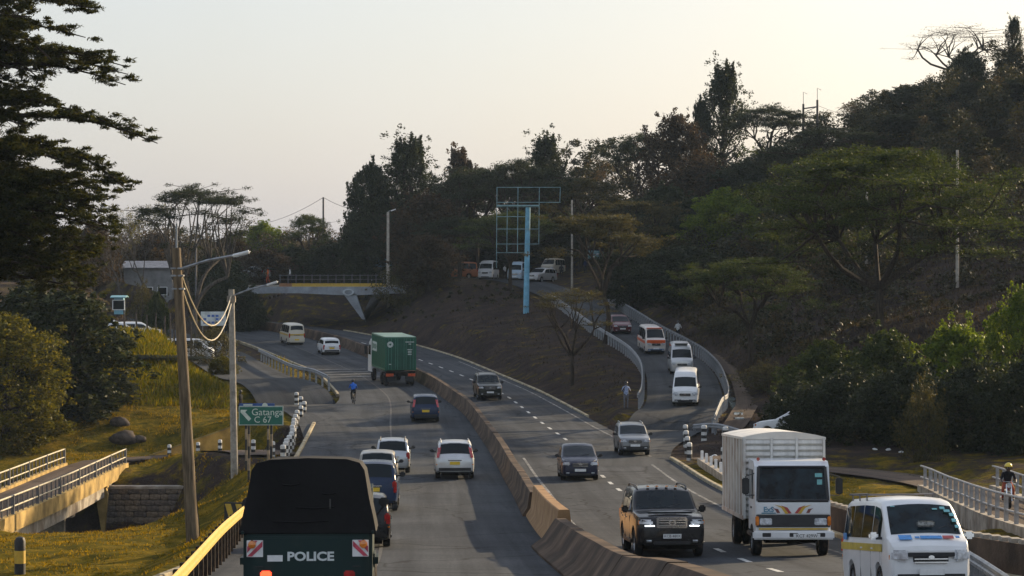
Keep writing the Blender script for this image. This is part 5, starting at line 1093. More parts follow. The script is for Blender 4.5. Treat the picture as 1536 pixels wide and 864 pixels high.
def proto_broad(key, seed, m, H=9., S=3.8, z0=.18, nb=64, leaf=.27, dens=400, rag=.28, bark=BARK, top=1., spike=0):
    g = np.random.default_rng(seed); tr = MB(); pts = []; limb(tr, (0,0,-.5), (0,0,H*.45), .030*H, .018*H, g, .04)
    for k in range(nb):
        a = 2*math.pi*((k*.618)%1); v = (k+.5)/nb; zz = z0+(1-z0)*v; prof = math.sin(math.pi*min(1,(v*.92+.10)))**.6
        if top < 1: prof *= 1-(1-top)*v
        rr = S*prof*g.uniform(.45,1.0+rag*.3); c = np.array([rr*math.cos(a), rr*math.sin(a), H*zz*(1-.04*g.random())-.06*H]); br = S*g.uniform(.20,.36)
        pts.append(blob(g, c, (br,br,br*g.uniform(.55,.9)), int(dens*g.uniform(.6,1.2)), .45))
        if k % 2 == 0: limb(tr, (0,0,H*(.15+.35*v)), c, .009*H, .003*H, g, .08, 3)
        for j in range(3): d = g.normal(size=3); d /= np.linalg.norm(d); pts.append(blob(g, c+d*br*(1.1+.3*rag), (br*.32,br*.32,br*.3), int(dens*.1), .1))
    for k in range(spike):
        a = g.random()*6.28; vv = g.random()**.7; rr = S*.85*(1-.8*vv)*math.sqrt(g.random()); b0 = np.array([rr*math.cos(a), rr*math.sin(a), H*(.50+.36*vv)]); e = b0+np.array([.25*math.cos(a),.25*math.sin(a),H*g.uniform(.04,.13)]); limb(tr, b0, e, .006*H, .002*H, g, .05, 3)
        for q in np.linspace(.1,1,6): pts.append(blob(g, b0+(e-b0)*q, (S*.13*(1.3-q),S*.13*(1.3-q),H*.025), int(dens*.16), .1))
    PT[key] = (tr.mesh('trunk', bark, True), leaf_mesh('crown', np.concatenate(pts), leaf, m, .5, .5, g), H, S)
def proto_sparse(key, seed, m, H=7., S=3.5, leaf=.14, dens=26, bark=BARKG, umbrella=False, lean=0.):
    g = np.random.default_rng(seed); tr = MB(); pts = []; fk = np.array([0,0,H*.28]); limb(tr, (0,0,-.5), fk, .022*H, .016*H, g, .05); lv = [(fk, .013*H)]
    for gen in range(4):
        nx_ = []
        for (p_, r_) in lv:
            for j in range(3 if gen < 3 else 4):
                a = g.random()*6.28; out = S*(.30 if gen < 2 else .20)*g.uniform(.6,1.3); up = H*(.20 if gen == 0 else .13)*g.uniform(.4,1.2)*(1 if not umbrella else max(.15,1-gen*.3))
                rad = np.array([p_[0],p_[1],0]); rad = rad/(np.linalg.norm(rad)+.3); d = np.array([math.cos(a)*out, math.sin(a)*out, up])+rad*out*.6+np.array([lean*out,0,0]); e = p_+d
                limb(tr, p_, e, r_, r_*.5, g, .1, 2); nx_.append((e, r_*.55))
                if gen >= 2: pts.append(blob(g, e, (.5,.5,.25), dens, .1))
        lv = nx_
    PT[key] = (tr.mesh('trunk', bark, True), leaf_mesh('crown', np.concatenate(pts), leaf, m, .4, .6, g), H, S)
proto_acacia('acA', 1, LF['dark']); proto_acacia('acB', 2, LF['mid'], S=6., npad=30, tier=.42); proto_acacia('acC', 3, LF['olive'], S=5., tier=.3, npad=22)
proto_acacia('acBig', 4, LF['mid'], H=12., S=10., npad=70, tier=.62, leaf=.22, dens=800, fork=.28, flat=.15)
proto_acacia('acFlat', 5, LF['dark'], H=13., S=6.6, npad=40, tier=.42, leaf=.20, dens=520, fork=.22, flat=.22, bark=BARKG)
proto_acacia('acThin', 8, LF['olive'], H=7., S=3.6, npad=22, tier=.45, leaf=.15, dens=190, fork=.30, flat=.30)
proto_broad('brA', 11, LF['dark']); proto_broad('brB', 12, LF['mid'], S=4.2); proto_broad('brC', 13, LF['bright'], S=4., leaf=.28); proto_broad('brO', 14, LF['brown'], S=3.6, dens=300)
proto_broad('coA', 15, LF['dark'], H=12., S=3.8, z0=.10, leaf=.22, top=.42, rag=1.4, spike=40, nb=70, dens=230); proto_broad('coB', 16, LF['brown'], H=11., S=3.2, z0=.1, leaf=.22, top=.35, rag=.8, spike=36, dens=260, nb=70)
proto_broad('buA', 17, LF['mid'], H=4.2, S=3.0, z0=.05, leaf=.22, nb=60, dens=380); proto_broad('buB', 18, LF['bright'], H=4.2, S=3.0, z0=.05, leaf=.22, nb=60, dens=380); proto_broad('buD', 19, LF['dark'], H=4.2, S=3.2, z0=.05, leaf=.22, nb=60, dens=380); proto_broad('buO', 20, LF['olive'], H=3.2, S=2.4, z0=.05, leaf=.16, nb=40, dens=150, rag=.6); proto_broad('buY', 21, LF['yellow'], H=4.2, S=2.8, z0=.05, leaf=.20, nb=60, dens=380)
proto_broad('brY', 23, LF['yellow'], S=3.6, z0=.02, leaf=.22); proto_broad('brG', 22, leaf_mat('leaf_glossy', (.030,.042,.012), .25, .5, .3), H=9., S=3.4, z0=.05, leaf=.34, nb=70, dens=300)
proto_sparse('drA', 31, LF['dry']); proto_sparse('drB', 32, LF['brown'], dens=14); proto_acacia('acDry', 7, LF['brown'], H=8., S=5.5, npad=30, tier=.55, leaf=.15, dens=70, fork=.35, flat=.3, lean=-.25); proto_sparse('drY', 34, LF['yellow'], dens=20)
def tree(key, label, px, top, Y, wpx, cat='tree', group=None, rz=None, base=None, dY=0):
    trm, crm, H, S = PT[key]; x = (px-768)/F*Y; z = GZ(x, Y) if base is None else P(px,base,Y).z; h = P(px,top,Y).z-z; w = wpx/F*Y/2
    nm = {'tree':'tree','bush':'bush'}[cat] if key[:2] != 'ac' else 'acacia_tree'
    t = thing(nm, label, cat, (x, Y, z), rng.random()*6.28 if rz is None else rz, group); sc = w/(S*1.0); t.scale = (sc, sc, max(.3,h)/(H*1.0))
    obj('trunk', trm, t); obj('crown', crm, t); return t
HT = 'trees on the right hillside'; CT = 'trees behind the hilltop road'; BT = 'bushes along the right side'; FT = 'far trees on the left'
for a in [
 ('acFlat','tall flat-topped acacia with open limbs behind the leaning pole',292,268,236,185,'tree',FT,.6),
 ('drY','sparse tree with yellow tips left of the flat-topped acacia',214,276,262,80,'tree',FT),
 ('drB','bare brownish tree beside the low white building',178,318,268,95,'tree',FT),
 ('brO','brown leafless-looking thicket tree left of the white building',140,330,285,90,'tree',FT),
 ('brO','low brown tree directly behind the white building',230,345,305,110,'tree',FT),
 ('coB','brown upright tree between flat-topped acacia and overpass',350,345,320,90,'tree',FT),
 ('brC','yellow-green tree on the skyline right of the flat-topped acacia',395,332,335,62,'tree',FT),
 ('drA','dry hazy tree on the skyline above the overpass railing',432,338,345,70,'tree',FT),
 ('acB','dark layered tree on the skyline beside the distant utility pole',462,320,310,72,'tree',FT),
 ('drA','dry pale tree right of the distant utility pole',507,335,340,55,'tree',FT),
 ('brA','dark round tree above the middle of the overpass',500,362,300,85,'tree',FT),
 ('brA','dark low tree behind the overpass left of its middle',440,368,305,80,'tree',FT),
 ('brO','brownish low tree behind the left part of the overpass',395,372,300,90,'tree',FT),
 ('brA','dark tree behind the white car on the overpass',330,375,290,80,'tree',FT),
 ('coA','tall dark ragged tree at the left end of the central wood',612,196,292,150,'tree',CT),
 ('brA','dark tree leaning out at the left edge of the central wood',556,238,288,85,'tree',CT),
 ('coB','brownish pointed tree in the skyline left of the billboard',690,212,304,95,'tree',CT),
 ('acA','dark acacia just left of the billboard grid top',716,252,288,160,'tree',CT),
 ('coA','dark ragged tree with a twin tip above the billboard',818,194,302,125,'tree',CT),
 ('acA','broad acacia behind the upper billboard grid',775,238,284,170,'tree',CT),
 ('brO','olive-brown tree in front of the central wood above the overpass end',640,285,280,125,'tree',CT),
 ('drA','thin dry tree on the skyline right of the billboard',905,232,312,95,'tree',CT),
 ('acC','olive acacia right of the billboard grid',868,262,292,140,'tree',CT),
 ('brA','dark tree behind the kiosk at the overpass end',556,318,284,90,'tree',CT),
 ('acA','low dark acacia over the hilltop vehicles left of the blue post',690,325,276,150,'tree',CT),
 ('brO','brown tree filling the wood behind the orange van',650,345,296,120,'tree',CT),
 ('brA','dark shade tree behind the hilltop minibuses',745,330,300,140,'tree',CT),
 ('brA','dark tree behind the right end of the hilltop vehicles',850,330,303,140,'tree',CT),
 ('acB','acacia with a forked trunk standing left of the blue post on the bank',766,315,256,150,'tree',CT),
 ('acThin','small sparse olive tree on the dry bank above the highway',858,425,181,140,'tree',None,1.0),
 ('acC','olive flat-topped acacia over the upper end of the ramp',905,312,208,175,'tree',None),
 ('acA','dark layered acacia on the skyline left of the pine-like tree',962,198,302,140,'tree',HT),
 ('brO','brown tree under the pine-like tree',1012,165,292,110,'tree',HT),
 ('coA','tallest pine-like tree on the skyline right of centre',1086,86,302,112,'tree',HT,.3),
 ('coA','smaller ragged tree joined to the left of the pine-like tree',1052,140,300,70,'tree',HT),
 ('acA','flat acacia right of the pine-like tree on the skyline',1155,158,292,160,'tree',HT),
 ('brC','bright green rounded tree in the middle of the right wood',1085,284,256,120,'tree',HT),
 ('brA','dark tree left of the bright green rounded tree',1000,275,262,130,'tree',HT),
 ('acC','olive acacia above the maroon saloon',955,295,246,140,'tree',HT),
 ('brO','brown tree high in the right wood below the pine-like tree',1045,235,275,150,'tree',HT),
 ('brA','dark tree behind the bright green rounded tree',1125,240,272,140,'tree',HT),
 ('brA','dark tree just above the ramp right of the olive acacia',950,355,238,110,'tree',HT),
 ('brA','dark tree above the outer ramp guardrail',1030,365,226,140,'tree',HT),
 ('acB','wide dark acacia with low crown right of the ramp',1125,385,178,215,'tree',HT),
 ('acBig','largest spreading acacia with visible limbs in front of the right hill',1318,212,166,430,'tree',HT,2.0),
 ('acA','dark acacia below the twin pole power frame',1245,190,268,160,'tree',HT),
 ('acA','dark acacia left of the twin pole power frame',1180,215,262,130,'tree',HT),
 ('acDry','bare umbrella-shaped tree leaning left on the hilltop',1452,36,300,190,'tree',HT,0),
 ('buD','dark round bush under the bare umbrella-shaped tree',1450,78,298,75,'bush',HT),
 ('coA','narrow dark conifer at the right end of the skyline',1521,22,302,48,'tree',HT),
 ('brA','dark tree on the skyline left of the hilltop bush',1365,128,302,110,'tree',HT),
 ('drA','thin see-through tree on the skyline right of the power frame',1300,152,298,90,'tree',HT),
 ('brA','dark tree below the hilltop bush',1430,122,292,150,'tree',HT),
 ('brA','dark tree at the right edge below the conifer',1510,118,288,150,'tree',HT),
 ('brA','dark tree in the middle of the right hill',1390,165,276,150,'tree',HT),
 ('coB','brown upright tree in the right hill wood',1480,195,264,110,'tree',HT),
 ('brA','dark tree at the right picture edge halfway up the hill',1545,205,254,150,'tree',HT),
 ('brO','brownish tree behind the largest acacia',1310,205,276,120,'tree',HT),
 ('coB','brown pointed tree right of the largest acacia crown',1460,255,238,100,'tree',HT),
 ('brA','dark tree at the right edge behind the largest acacia',1540,290,228,140,'tree',HT),
 ('brA','dark tree behind the left limbs of the largest acacia',1200,290,236,140,'tree',HT),
 ('brO','brown tree in the shade behind the largest acacia trunk',1340,310,225,150,'tree',HT),
 ('buB','bright lit bush top just left of the tall plant at the right edge',1440,488,146,150,'bush',BT),
 ('buA','green bush under the largest acacia trunk',1330,500,150,160,'bush',BT),
 ('buA','green bush at the left end of the lit bush row',1240,515,152,140,'bush',BT),
 ('brC','tall bright plant at the right picture edge above the bushes',1530,432,140,105,'bush',BT),
 ('buD','dark bush right behind the box truck',1265,560,138,170,'bush',BT),
 ('buD','dark bush in the middle of the right thicket',1360,550,134,180,'bush',BT),
 ('buD','dark bush in the right thicket under the bright bush top',1460,545,130,190,'bush',BT),
 ('buD','dark bush at the right picture edge behind the bridge railing',1545,535,126,170,'bush',BT),
 ('buO','dry pale shrub with bare stems in the right thicket',1388,575,124,75,'bush',BT),
 ('buO','brownish shrub right of the water channel',1150,545,165,90,'bush',BT),
 ('buO','brownish shrub above the bend of the ramp guardrail',1105,470,205,110,'bush',BT),
 ('buD','dark shrub behind the half hidden white car',1195,575,146,110,'bush',BT),
 ('buD','dark low bush overhanging the half hidden white car',1215,606,137,80,'bush',BT),
 ('brG','glossy dark broadleaf tree behind the left bridge railing',105,425,168,190,'tree',None),
 ('brG','dark glossy tree between the glossy broadleaf tree and the left edge',45,420,172,190,'tree',None),
 ('brY','yellow-green leafy tree at the left picture edge',12,462,160,190,'tree',None),
 ('brG','glossy broadleaf bush below the glossy tree by the bridge end',150,560,172,110,'bush',None),
 ('buO','reddish-brown bush right of the leaning pole behind the mound',322,492,204,80,'bush',None),
 ('buY','green hedge-like bush at the right end of the mound',334,535,192,44,'bush',None),
 ('buD','dark low hedge bush on the mound right of the glossy tree',185,545,187,120,'bush',None),
 ('buD','dark low hedge bush on the mound left of the leaning pole',252,552,188,105,'bush',None),
 ('buD','dark bush under the left approach of the overpass',345,413,262,105,'bush',None),
 ('buO','brown shrub at the right abutment of the overpass',612,392,264,90,'bush',None),
 ('brO','dry tree in front of the kiosk at the right abutment',640,350,262,95,'tree',None),
 ('buO','small dark shrub near the blue kiosk on the left',215,428,244,50,'bush',None),
 ('buA','small green shrub left of the leaning pole near the white building',236,440,240,36,'bush',None),
 ]: tree(*a[:6], cat=a[6], group=a[7], rz=a[8] if len(a) > 8 else None)
# big layered tree reaching in from the left
g = np.random.default_rng(77); bx, by = -25.5, 96.0; bz = GZ(bx, by)
t = thing('acacia_tree', 'huge layered tree reaching into the picture at the upper left', 'tree', (bx, by, bz)); tr = MB(); pts = []
o0 = np.array([bx,by,bz]); limb(tr, (0,0,-.5), (.8,0,9.), .55, .42, g, .03); limb(tr, (.8,0,9.), (1.6,.5,24.), .42, .12, g, .03)
LAY = [(150,8,-20,.5),(120,-40,-60,.6),(205,108,60,.55),(190,128,110,.35),(238,206,150,.40),(160,185,150,.35),(202,282,215,.5),(150,245,200,.5),(190,345,290,.6),(120,310,260,.9),(170,320,270,.9),(150,360,310,.9),(110,395,350,.95),(60,360,300,.9),(175,300,250,.7),(140,410,370,.9),(30,330,280,.95),(80,280,230,.8),(165,385,330,.7),(100,350,300,.7),(150,430,380,.6),(60,300,240,.6),(90,90,20,.5),(50,160,100,.5),(40,60,0,.55),(100,215,170,.45),(60,400,340,.8),(10,240,180,.6),(120,270,215,.5),(70,330,270,.7),(130,60,10,.4),(60,25,-30,.8),(75,112,50,.8),(55,190,130,.7),(50,232,180,.8),(85,150,90,.5),(30,100,40,.9),(30,10,-50,.9)]
for tipx, tipy, sy, th in LAY:
    for dy in ((-1.6,1.8) if th > .45 else (.2,)):
        Y = by+dy+g.normal()*.8; tip = np.array(P(tipx-abs(dy)*8,tipy+g.normal()*4,Y))-o0; st = np.array(P(-90,sy,by+dy*.4))-o0; st = np.array([st[0]*.25+.3, 0, st[2]-1.0]); pl = limb(tr, st, tip, .13, .02, g, .05, 7)
        L = len(pl)
        for k in range(52):
            q = .22+.78*g.random()**.8; f = q*(L-1); i = min(L-2,int(f)); c = pl[i]+(pl[i+1]-pl[i])*(f-i); c = c+g.normal(size=3)*np.array([.35,.7,.10+.22*(th>.55)])+np.array([0,0,.08]); rr = g.uniform(.35,.75)*(1.12-.55*q)
            pts.append(blob(g, c, (rr,rr,rr*.24*(1+th)), int(150*rr*1.6), .05))
            if k % 3 == 0: tr.tube([Vector(pl[i]), Vector(c)], [.018,.006], 4, False)
tr.build('trunk', BARK, t, True); obj('crown', leaf_mesh('crown', np.concatenate(pts), .21, leaf_mat('leaf_big_tree', (.034,.042,.012), .4, .35, .45), .26, .9, g), t)

# the woods behind read as one mass
def wood(name, label, m, crowns, seed, leaf=.34, n=1500):
    g = np.random.default_rng(seed); pts = []; tr = MB()
    for (x, y, h, r) in crowns:
        co, i, d = kd.find((x,y,0))
        if d < r+1.2: continue
        z = GZ(x,y); nb = 9
        for k in range(nb):
            a = 2*math.pi*((k*.618+g.random()*.2)%1); v = (k+.5)/nb; rr = r*math.sin(math.pi*min(1,v*.85+.15))*g.uniform(.3,.9); br = r*g.uniform(.35,.6)
            pts.append(blob(g, (x+rr*math.cos(a), y+rr*math.sin(a), z+h*(.12+.80*v)), (br,br,br*g.uniform(.45,.8)), int(n/nb*br/r*2), .4))
    return tag(obj(name, leaf_mesh(name, np.concatenate(pts), leaf, m, .5, .5, g)), label, 'wood', kind='stuff')
gw = np.random.default_rng(9); crowns = [(gw.uniform(15,80), gw.uniform(195,318), gw.uniform(3.5,6.5), gw.uniform(1.8,3.2)) for k in range(150)]
wood('hillside_wood', 'dense dark wood covering the right hillside behind the single trees', leaf_mat('leaf_wood', (.034,.038,.018), .3, .5, .45), crowns, 1)
wood('hillside_scrub', 'brownish scrub between the trees of the right hillside', leaf_mat('leaf_scrub', (.062,.050,.026), .3, .3, .5), [(gw.uniform(14,70), gw.uniform(185,310), gw.uniform(2,4.5), gw.uniform(1.2,2.4)) for k in range(110)], 2, .3, 900)
wood('central_wood', 'dark wood mass behind the hilltop road and billboard', leaf_mat('leaf_wood_far', (.028,.032,.018), .3, .6, .5), [(gw.uniform(-20,16), gw.uniform(296,335), gw.uniform(9.5,15.), gw.uniform(2.5,4)) for k in range(54)], 3, .40, 2200)
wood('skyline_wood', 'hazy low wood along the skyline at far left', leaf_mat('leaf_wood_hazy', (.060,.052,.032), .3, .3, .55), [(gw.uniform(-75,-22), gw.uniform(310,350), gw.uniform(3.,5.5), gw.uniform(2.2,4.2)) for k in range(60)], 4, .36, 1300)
# undergrowth on the slopes: one mass nobody could count
g = np.random.default_rng(5); pts = []
def ug(n, xr, yr_, hgt, skip=None):
    for k in range(n):
        x = g.uniform(*xr); y = g.uniform(*yr_); co, i, d = kd.find((x,y,0))
        if d < 3.2 or (skip and skip(x,y)): continue
        z = GZ(x,y); r = g.uniform(.4,1.1)*hgt; pts.append(blob(g, (x,y,z+r*.3), (r,r,r*.75), int(26+30*r), .4))
ug(2200, (14,75), (185,310), 1.35); ug(420, (17,60), (130,185), .8); ug(150, (-45,-30), (270,330), 1.); ug(260, (-30,20), (292,330), 1.2); ug(120, (-16,10), (245,262), .35); ug(70,(14,22),(145,200),.5)
und = obj('undergrowth', leaf_mesh('undergrowth', np.concatenate(pts), .34, leaf_mat('leaf_under', (.036,.036,.018), .2, .4, .5), .5, .4, g)); tag(und, 'dark tangled undergrowth covering the slopes below the trees', 'undergrowth', kind='stuff')

# grass: blades
def grass(name, label, boxes, m, seed):
    g = np.random.default_rng(seed); C = []; Hh = []
    for (x0,x1,y0,y1,n,h) in boxes:
        for k in range(n):
            x = g.uniform(x0,x1); y = g.uniform(y0,y1); co, i, d = kd.find((x,y,0))
            if d < 1.0+g.random()*.6: continue
            if mnoise.noise((x*.45,y*.45,3.)) >.05+.5*(g.random()-.5) and h < .3: continue
            C.append((x,y,GZ(x,y)-.02)); Hh.append(h*g.uniform(.4,1.2))
    C = np.array(C); Hh = np.array(Hh)[:,None]; N = len(C); a = g.random(N)*6.28; dx = np.stack([np.cos(a),np.sin(a),0*a],1); tipd = g.normal(size=(N,3))*np.array([.35,.35,0])*Hh+np.array([0,0,1])*Hh
    V = []; Fc = []
    W = .025+.07*Hh
    A = C-dx*W; B = C+dx*W; T = C+tipd; V = np.stack([A,B,T],1).reshape(-1,3)
    me = bpy.data.meshes.new(name); me.vertices.add(3*N); me.vertices.foreach_set('co', V.ravel()); me.loops.add(3*N); me.loops.foreach_set('vertex_index', np.arange(3*N)); me.polygons.add(N); me.polygons.foreach_set('loop_start', np.arange(N)*3); me.polygons.foreach_set('loop_total', np.full(N,3)); me.materials.append(m); me.update(calc_edges=True)
    return tag(obj(name, me), label, 'grass', kind='stuff')
GR1 = leaf_mat('grass_gold', (.20,.135,.010), .35, .05, .30, sp=.02); GR2 = leaf_mat('grass_tall', (.12,.12,.005), .4, .5, .45, sp=.02); GR3 = leaf_mat('grass_dry', (.050,.039,.027), .25, .2, .5, sp=.02)
grass('lawn_grass', 'short golden grass beside the left bridge and guardrail', [(-30,-9,62,108,34000,.10),(-20,-11,105,160,12000,.14),(11,17,98,122,2500,.14),(13,24,56,78,1500,.14),(-30,-17,150,180,15000,.16)], GR1, 1)
grass('meadow_grass', 'tall yellow-green meadow grass on the mound', [(-38,-19,172,212,15000,.55),(-33,-18,178,196,7000,.5)], GR2, 2)
grass('dry_grass', 'dry straw-coloured grass on the banks of the cutting', [(-8,10,160,255,15000,.22),(-24,-12,178,235,6000,.22),(12,20,140,200,3000,.25),(8,14,122,146,800,.10),(-45,-28,215,262,5000,.3),(17,50,148,200,14000,.35),(15,40,200,235,6000,.4)], GR3, 3)
# ------------------------------------------------------------------ people
SKINM = mat('skin', (.055,.028,.018), .6, .1, 8)
def cloth(n, c): return mat('cloth_'+n, c, .9, .2, 10)
_bones = [('pelvis','spine','s'),('spine','chest','s'),('chest','neck','s'),('neck','head','k'),('head','crown','k'),('chest','shl','s'),('shl','ell','s'),('ell','hal','k'),('hal','fgl','k'),('chest','shr','s'),('shr','elr','s'),('elr','har','k'),('har','fgr','k'),('pelvis','hil','t'),('hil','knl','t'),('knl','anl','t'),('anl','tol','b'),('pelvis','hir','t'),('hir','knr','t'),('knr','anr','t'),('anr','tor','b')]
_rad = dict(pelvis=.135,spine=.125,chest=.145,neck=.055,head=.085,crown=.095,shl=.068,ell=.045,hal=.036,fgl=.022,shr=.068,elr=.045,har=.036,fgr=.022,hil=.095,knl=.062,anl=.045,tol=.035,hir=.095,knr=.062,anr=.045,tor=.035)
def base_pose():
    return dict(pelvis=(0,0,.95),spine=(0,.01,1.12),chest=(0,0,1.34),neck=(0,.01,1.48),head=(0,.03,1.57),crown=(0,.02,1.67),shl=(-.19,0,1.40),ell=(-.25,-.02,1.13),hal=(-.25,.06,.90),fgl=(-.24,.09,.80),shr=(.19,0,1.40),elr=(.25,-.02,1.13),har=(.25,.06,.90),fgr=(.24,.09,.80),hil=(-.10,0,.88),knl=(-.11,.03,.50),anl=(-.11,-.02,.09),tol=(-.12,.14,.03),hir=(.10,0,.88),knr=(.11,.03,.50),anr=(.11,-.02,.09),tor=(.12,.14,.03))
def person(label, loc, rz, pose, shirt, trousers, hair=None, helmet=None, shoes=BLACKP, bag=None, parent=None):
    P0 = base_pose(); P0.update(pose); names = list(P0); me = bpy.data.meshes.new('person'); me.from_pydata([P0[k] for k in names], [(names.index(a), names.index(b)) for a, b, _ in _bones], [])
    o = bpy.data.objects.new('tmp', me); COL.objects.link(o); md = o.modifiers.new('s', 'SKIN'); md.use_smooth_shade = True
    for i, k in enumerate(names): me.skin_vertices[0].data[i].radius = (_rad[k],)*2 if k not in ('chest','spine','pelvis') else (_rad[k]*1.15,_rad[k]*.85); me.skin_vertices[0].data[i].use_root = (k == 'pelvis')
    o.modifiers.new('u', 'SUBSURF').levels = 1; dg = bpy.context.evaluated_depsgraph_get(); m2 = bpy.data.meshes.new_from_object(o.evaluated_get(dg)); bpy.data.objects.remove(o)
    m2.materials.clear()
    for m in (shirt, SKINM, trousers, shoes): m2.materials.append(m)
    idx = dict(s=0,k=1,t=2,b=3)
    for p in m2.polygons:
        c = p.center; best = None
        for a, b, kd_ in _bones:
            A, B = Vector(P0[a]), Vector(P0[b]); t_ = max(0,min(1,(c-A).dot(B-A)/(B-A).length_squared)); d = (c-A.lerp(B,t_)).length-_rad[a]*.6
            if best is None or d < best[0]: best = (d, kd_)
        p.material_index = idx[best[1]]; p.use_smooth = True
    m2.name = 'person'; b = obj('person', m2, None, loc, (0,0,rz)); tag(b, label, 'person')
    hd = Vector(P0['crown'])
    bm = bmesh.new(); bmesh.ops.create_uvsphere(bm, u_segments=12, v_segments=8, radius=.118 if not helmet else .15)
    bmesh.ops.delete(bm, geom=[v for v in bm.verts if v.co.z < -.03 and v.co.y > .02], context='VERTS'); hm = bpy.data.meshes.new('hair'); bm.to_mesh(hm); bm.free(); hm.materials.append(helmet or hair or BLACKP); hm.polygons.foreach_set('use_smooth', [True]*len(hm.polygons))
    obj('helmet' if helmet else 'hair', hm, b, hd+Vector((0,-.005,.02)))
    MB().box(hd+Vector((0,.115,-.06)), (.03,.04,.04), 0, .012).build('nose', SKINM, b)
    for sg in (-1,1): MB().box(hd+Vector((sg*.04,.10,-.03)), (.025,.02,.015)).build('eye', WHITEP, b)
    if bag: MB().box(Vector(P0['chest'])+Vector((0,-.2,-.12)), (.30,.16,.42), 0, .05).build('backpack', bag, b)
    return b
walk = dict(knl=(-.11,.16,.52),anl=(-.11,.10,.09),tol=(-.12,.26,.04),knr=(.11,.0,.50),anr=(.11,-.22,.12),tor=(.12,-.10,.03),ell=(-.26,-.12,1.14),hal=(-.25,-.05,.92),fgl=(-.24,-.0,.83),elr=(.26,.08,1.14),har=(.25,.20,.94),fgr=(.24,.25,.85))
phone = dict(elr=(.27,.05,1.16),har=(.13,.20,1.42),fgr=(.08,.22,1.50),ell=(-.27,.05,1.16),hal=(-.14,.24,1.30),fgl=(-.08,.26,1.36))
ride = dict(pelvis=(0,-.18,.96),spine=(0,-.06,1.10),chest=(0,.10,1.28),neck=(0,.20,1.40),head=(0,.26,1.48),crown=(0,.27,1.58),shl=(-.19,.12,1.32),ell=(-.27,.26,1.10),hal=(-.26,.46,1.03),fgl=(-.24,.54,1.02),shr=(.19,.12,1.32),elr=(.27,.26,1.10),har=(.26,.46,1.03),fgr=(.24,.54,1.02),hil=(-.10,-.15,.92),knl=(-.12,.22,.74),anl=(-.12,.08,.36),tol=(-.12,.20,.31),hir=(.10,-.15,.92),knr=(.12,.16,.58),anr=(.12,.0,.22),tor=(.12,.13,.17))
def at(px, py, Y): q = P(px,py,Y); return Vector((q.x, q.y, GZ(q.x,q.y)+.03))
person('person in dark clothes walking beside the exit road left of the green sign', at(361,612,172), 1.2, walk, cloth('black', (.015,.015,.018)), cloth('charcoal', (.02,.02,.025)))
person('person in white and blue shirt standing by the dry bank near the ramp', at(939,622,158), 3.3, phone, cloth('pale_blue', (.35,.42,.60)), cloth('grey', (.16,.16,.18)), bag=cloth('navy_bag', (.03,.05,.14)))
q = on_ramp(209, 3.7)[0]; person('person in white top walking behind the outer ramp guardrail', (q.x,q.y,GZ(q.x,q.y)+.03), 2.6, walk, cloth('white', (.55,.56,.56)), cloth('black', (.015,.015,.018)))
def ovz(px): q = P(px,0,268.5); return Vector((q.x,q.y,P(0,425.3,268).z))
person('person in orange top on the overpass by the white car', ovz(402), 1.5, walk, cloth('orange', (.55,.15,.05)), cloth('rust', (.35,.08,.04)))
person('person in white shirt crossing the overpass', ovz(435), 1.5, walk, cloth('white', (.55,.56,.56)), cloth('charcoal', (.02,.02,.025)))
for k, (px, py, Y, c) in enumerate([(842,424,284,'charcoal'),(862,423,286,'black'),(878,422,287,'navy'),(757,424,283,'white')]):
    person(['person in charcoal on the hilltop right of the pale parked car','person in black on the hilltop among the bystanders','person in navy rightmost of the hilltop bystanders','person in white between the hilltop minibuses'][k], at(px,py,Y), k*1.3, walk if k % 2 else {}, cloth(c, {'charcoal':(.02,.02,.025),'black':(.015,.015,.018),'navy':(.02,.03,.08),'white':(.55,.56,.56)}[c]), cloth('charcoal', (.02,.02,.025)))
# bicycle with rider
def bicycle(label, loc, rz, pitch=0):
    t = thing('bicycle', label, 'bicycle', loc, (pitch,0,rz)); fr = MB(); PN = mat('bike_black', (.02,.02,.022), .4, .1, 5)
    for y in (-.52,.52):
        w = MB(); w.lathe([(.315,-.02),(.335,-.018),(.345,0),(.335,.018),(.315,.02),(.315,-.02)], 22, Matrix.Rotation(R(90),4,'Y')); o = w.build('wheel', RUBBER, t, True, (0,y,.345))
        sp = MB()
        for k in range(8): a = k*math.pi/8; sp.tube([(0,-.31*math.cos(a),-.31*math.sin(a)),(0,.31*math.cos(a),.31*math.sin(a))], .003, 3)
        sp.build('spokes', STEEL, o)
    for a, b in (((0,-.52,.345),(0,-.12,.30)),((0,-.12,.30),(0,-.24,.82)),((0,-.24,.78),(0,.34,.82)),((0,-.12,.30),(0,.36,.74)),((0,-.52,.345),(0,-.22,.74)),((0,.32,.95),(0,.52,.345))): fr.tube([a,b], .018, 6)
    fr.build('frame', PN, t); MB().box((0,-.24,.86), (.15,.26,.06), 0, .025).build('saddle', TRIM, t); MB().tube([(-.28,.36,.98),(-.1,.40,1.0),(.1,.40,1.0),(.28,.36,.98)], .014, 6).build('handlebar', STEEL, t)
    MB().box((0,-.52,.74), (.16,.42,.03)).build('luggage_rack', PN, t); MB().tube([(-.16,-.10,.22),(-.09,-.11,.30),(.09,-.13,.30),(.16,-.14,.38)], .012, 5).build('crank', STEEL, t)
    return t
q = on_road(530,606); q.z += .01; h = tangent(q.y)+.05
bicycle('bicycle ridden by the cyclist in blue behind the container truck', q, h, slope(q.y,1)); person('cyclist in bright blue shirt riding away behind the container truck', q+Vector((0,0,.02)), h, ride, cloth('blue', (.03,.13,.50)), cloth('charcoal', (.02,.02,.025)))
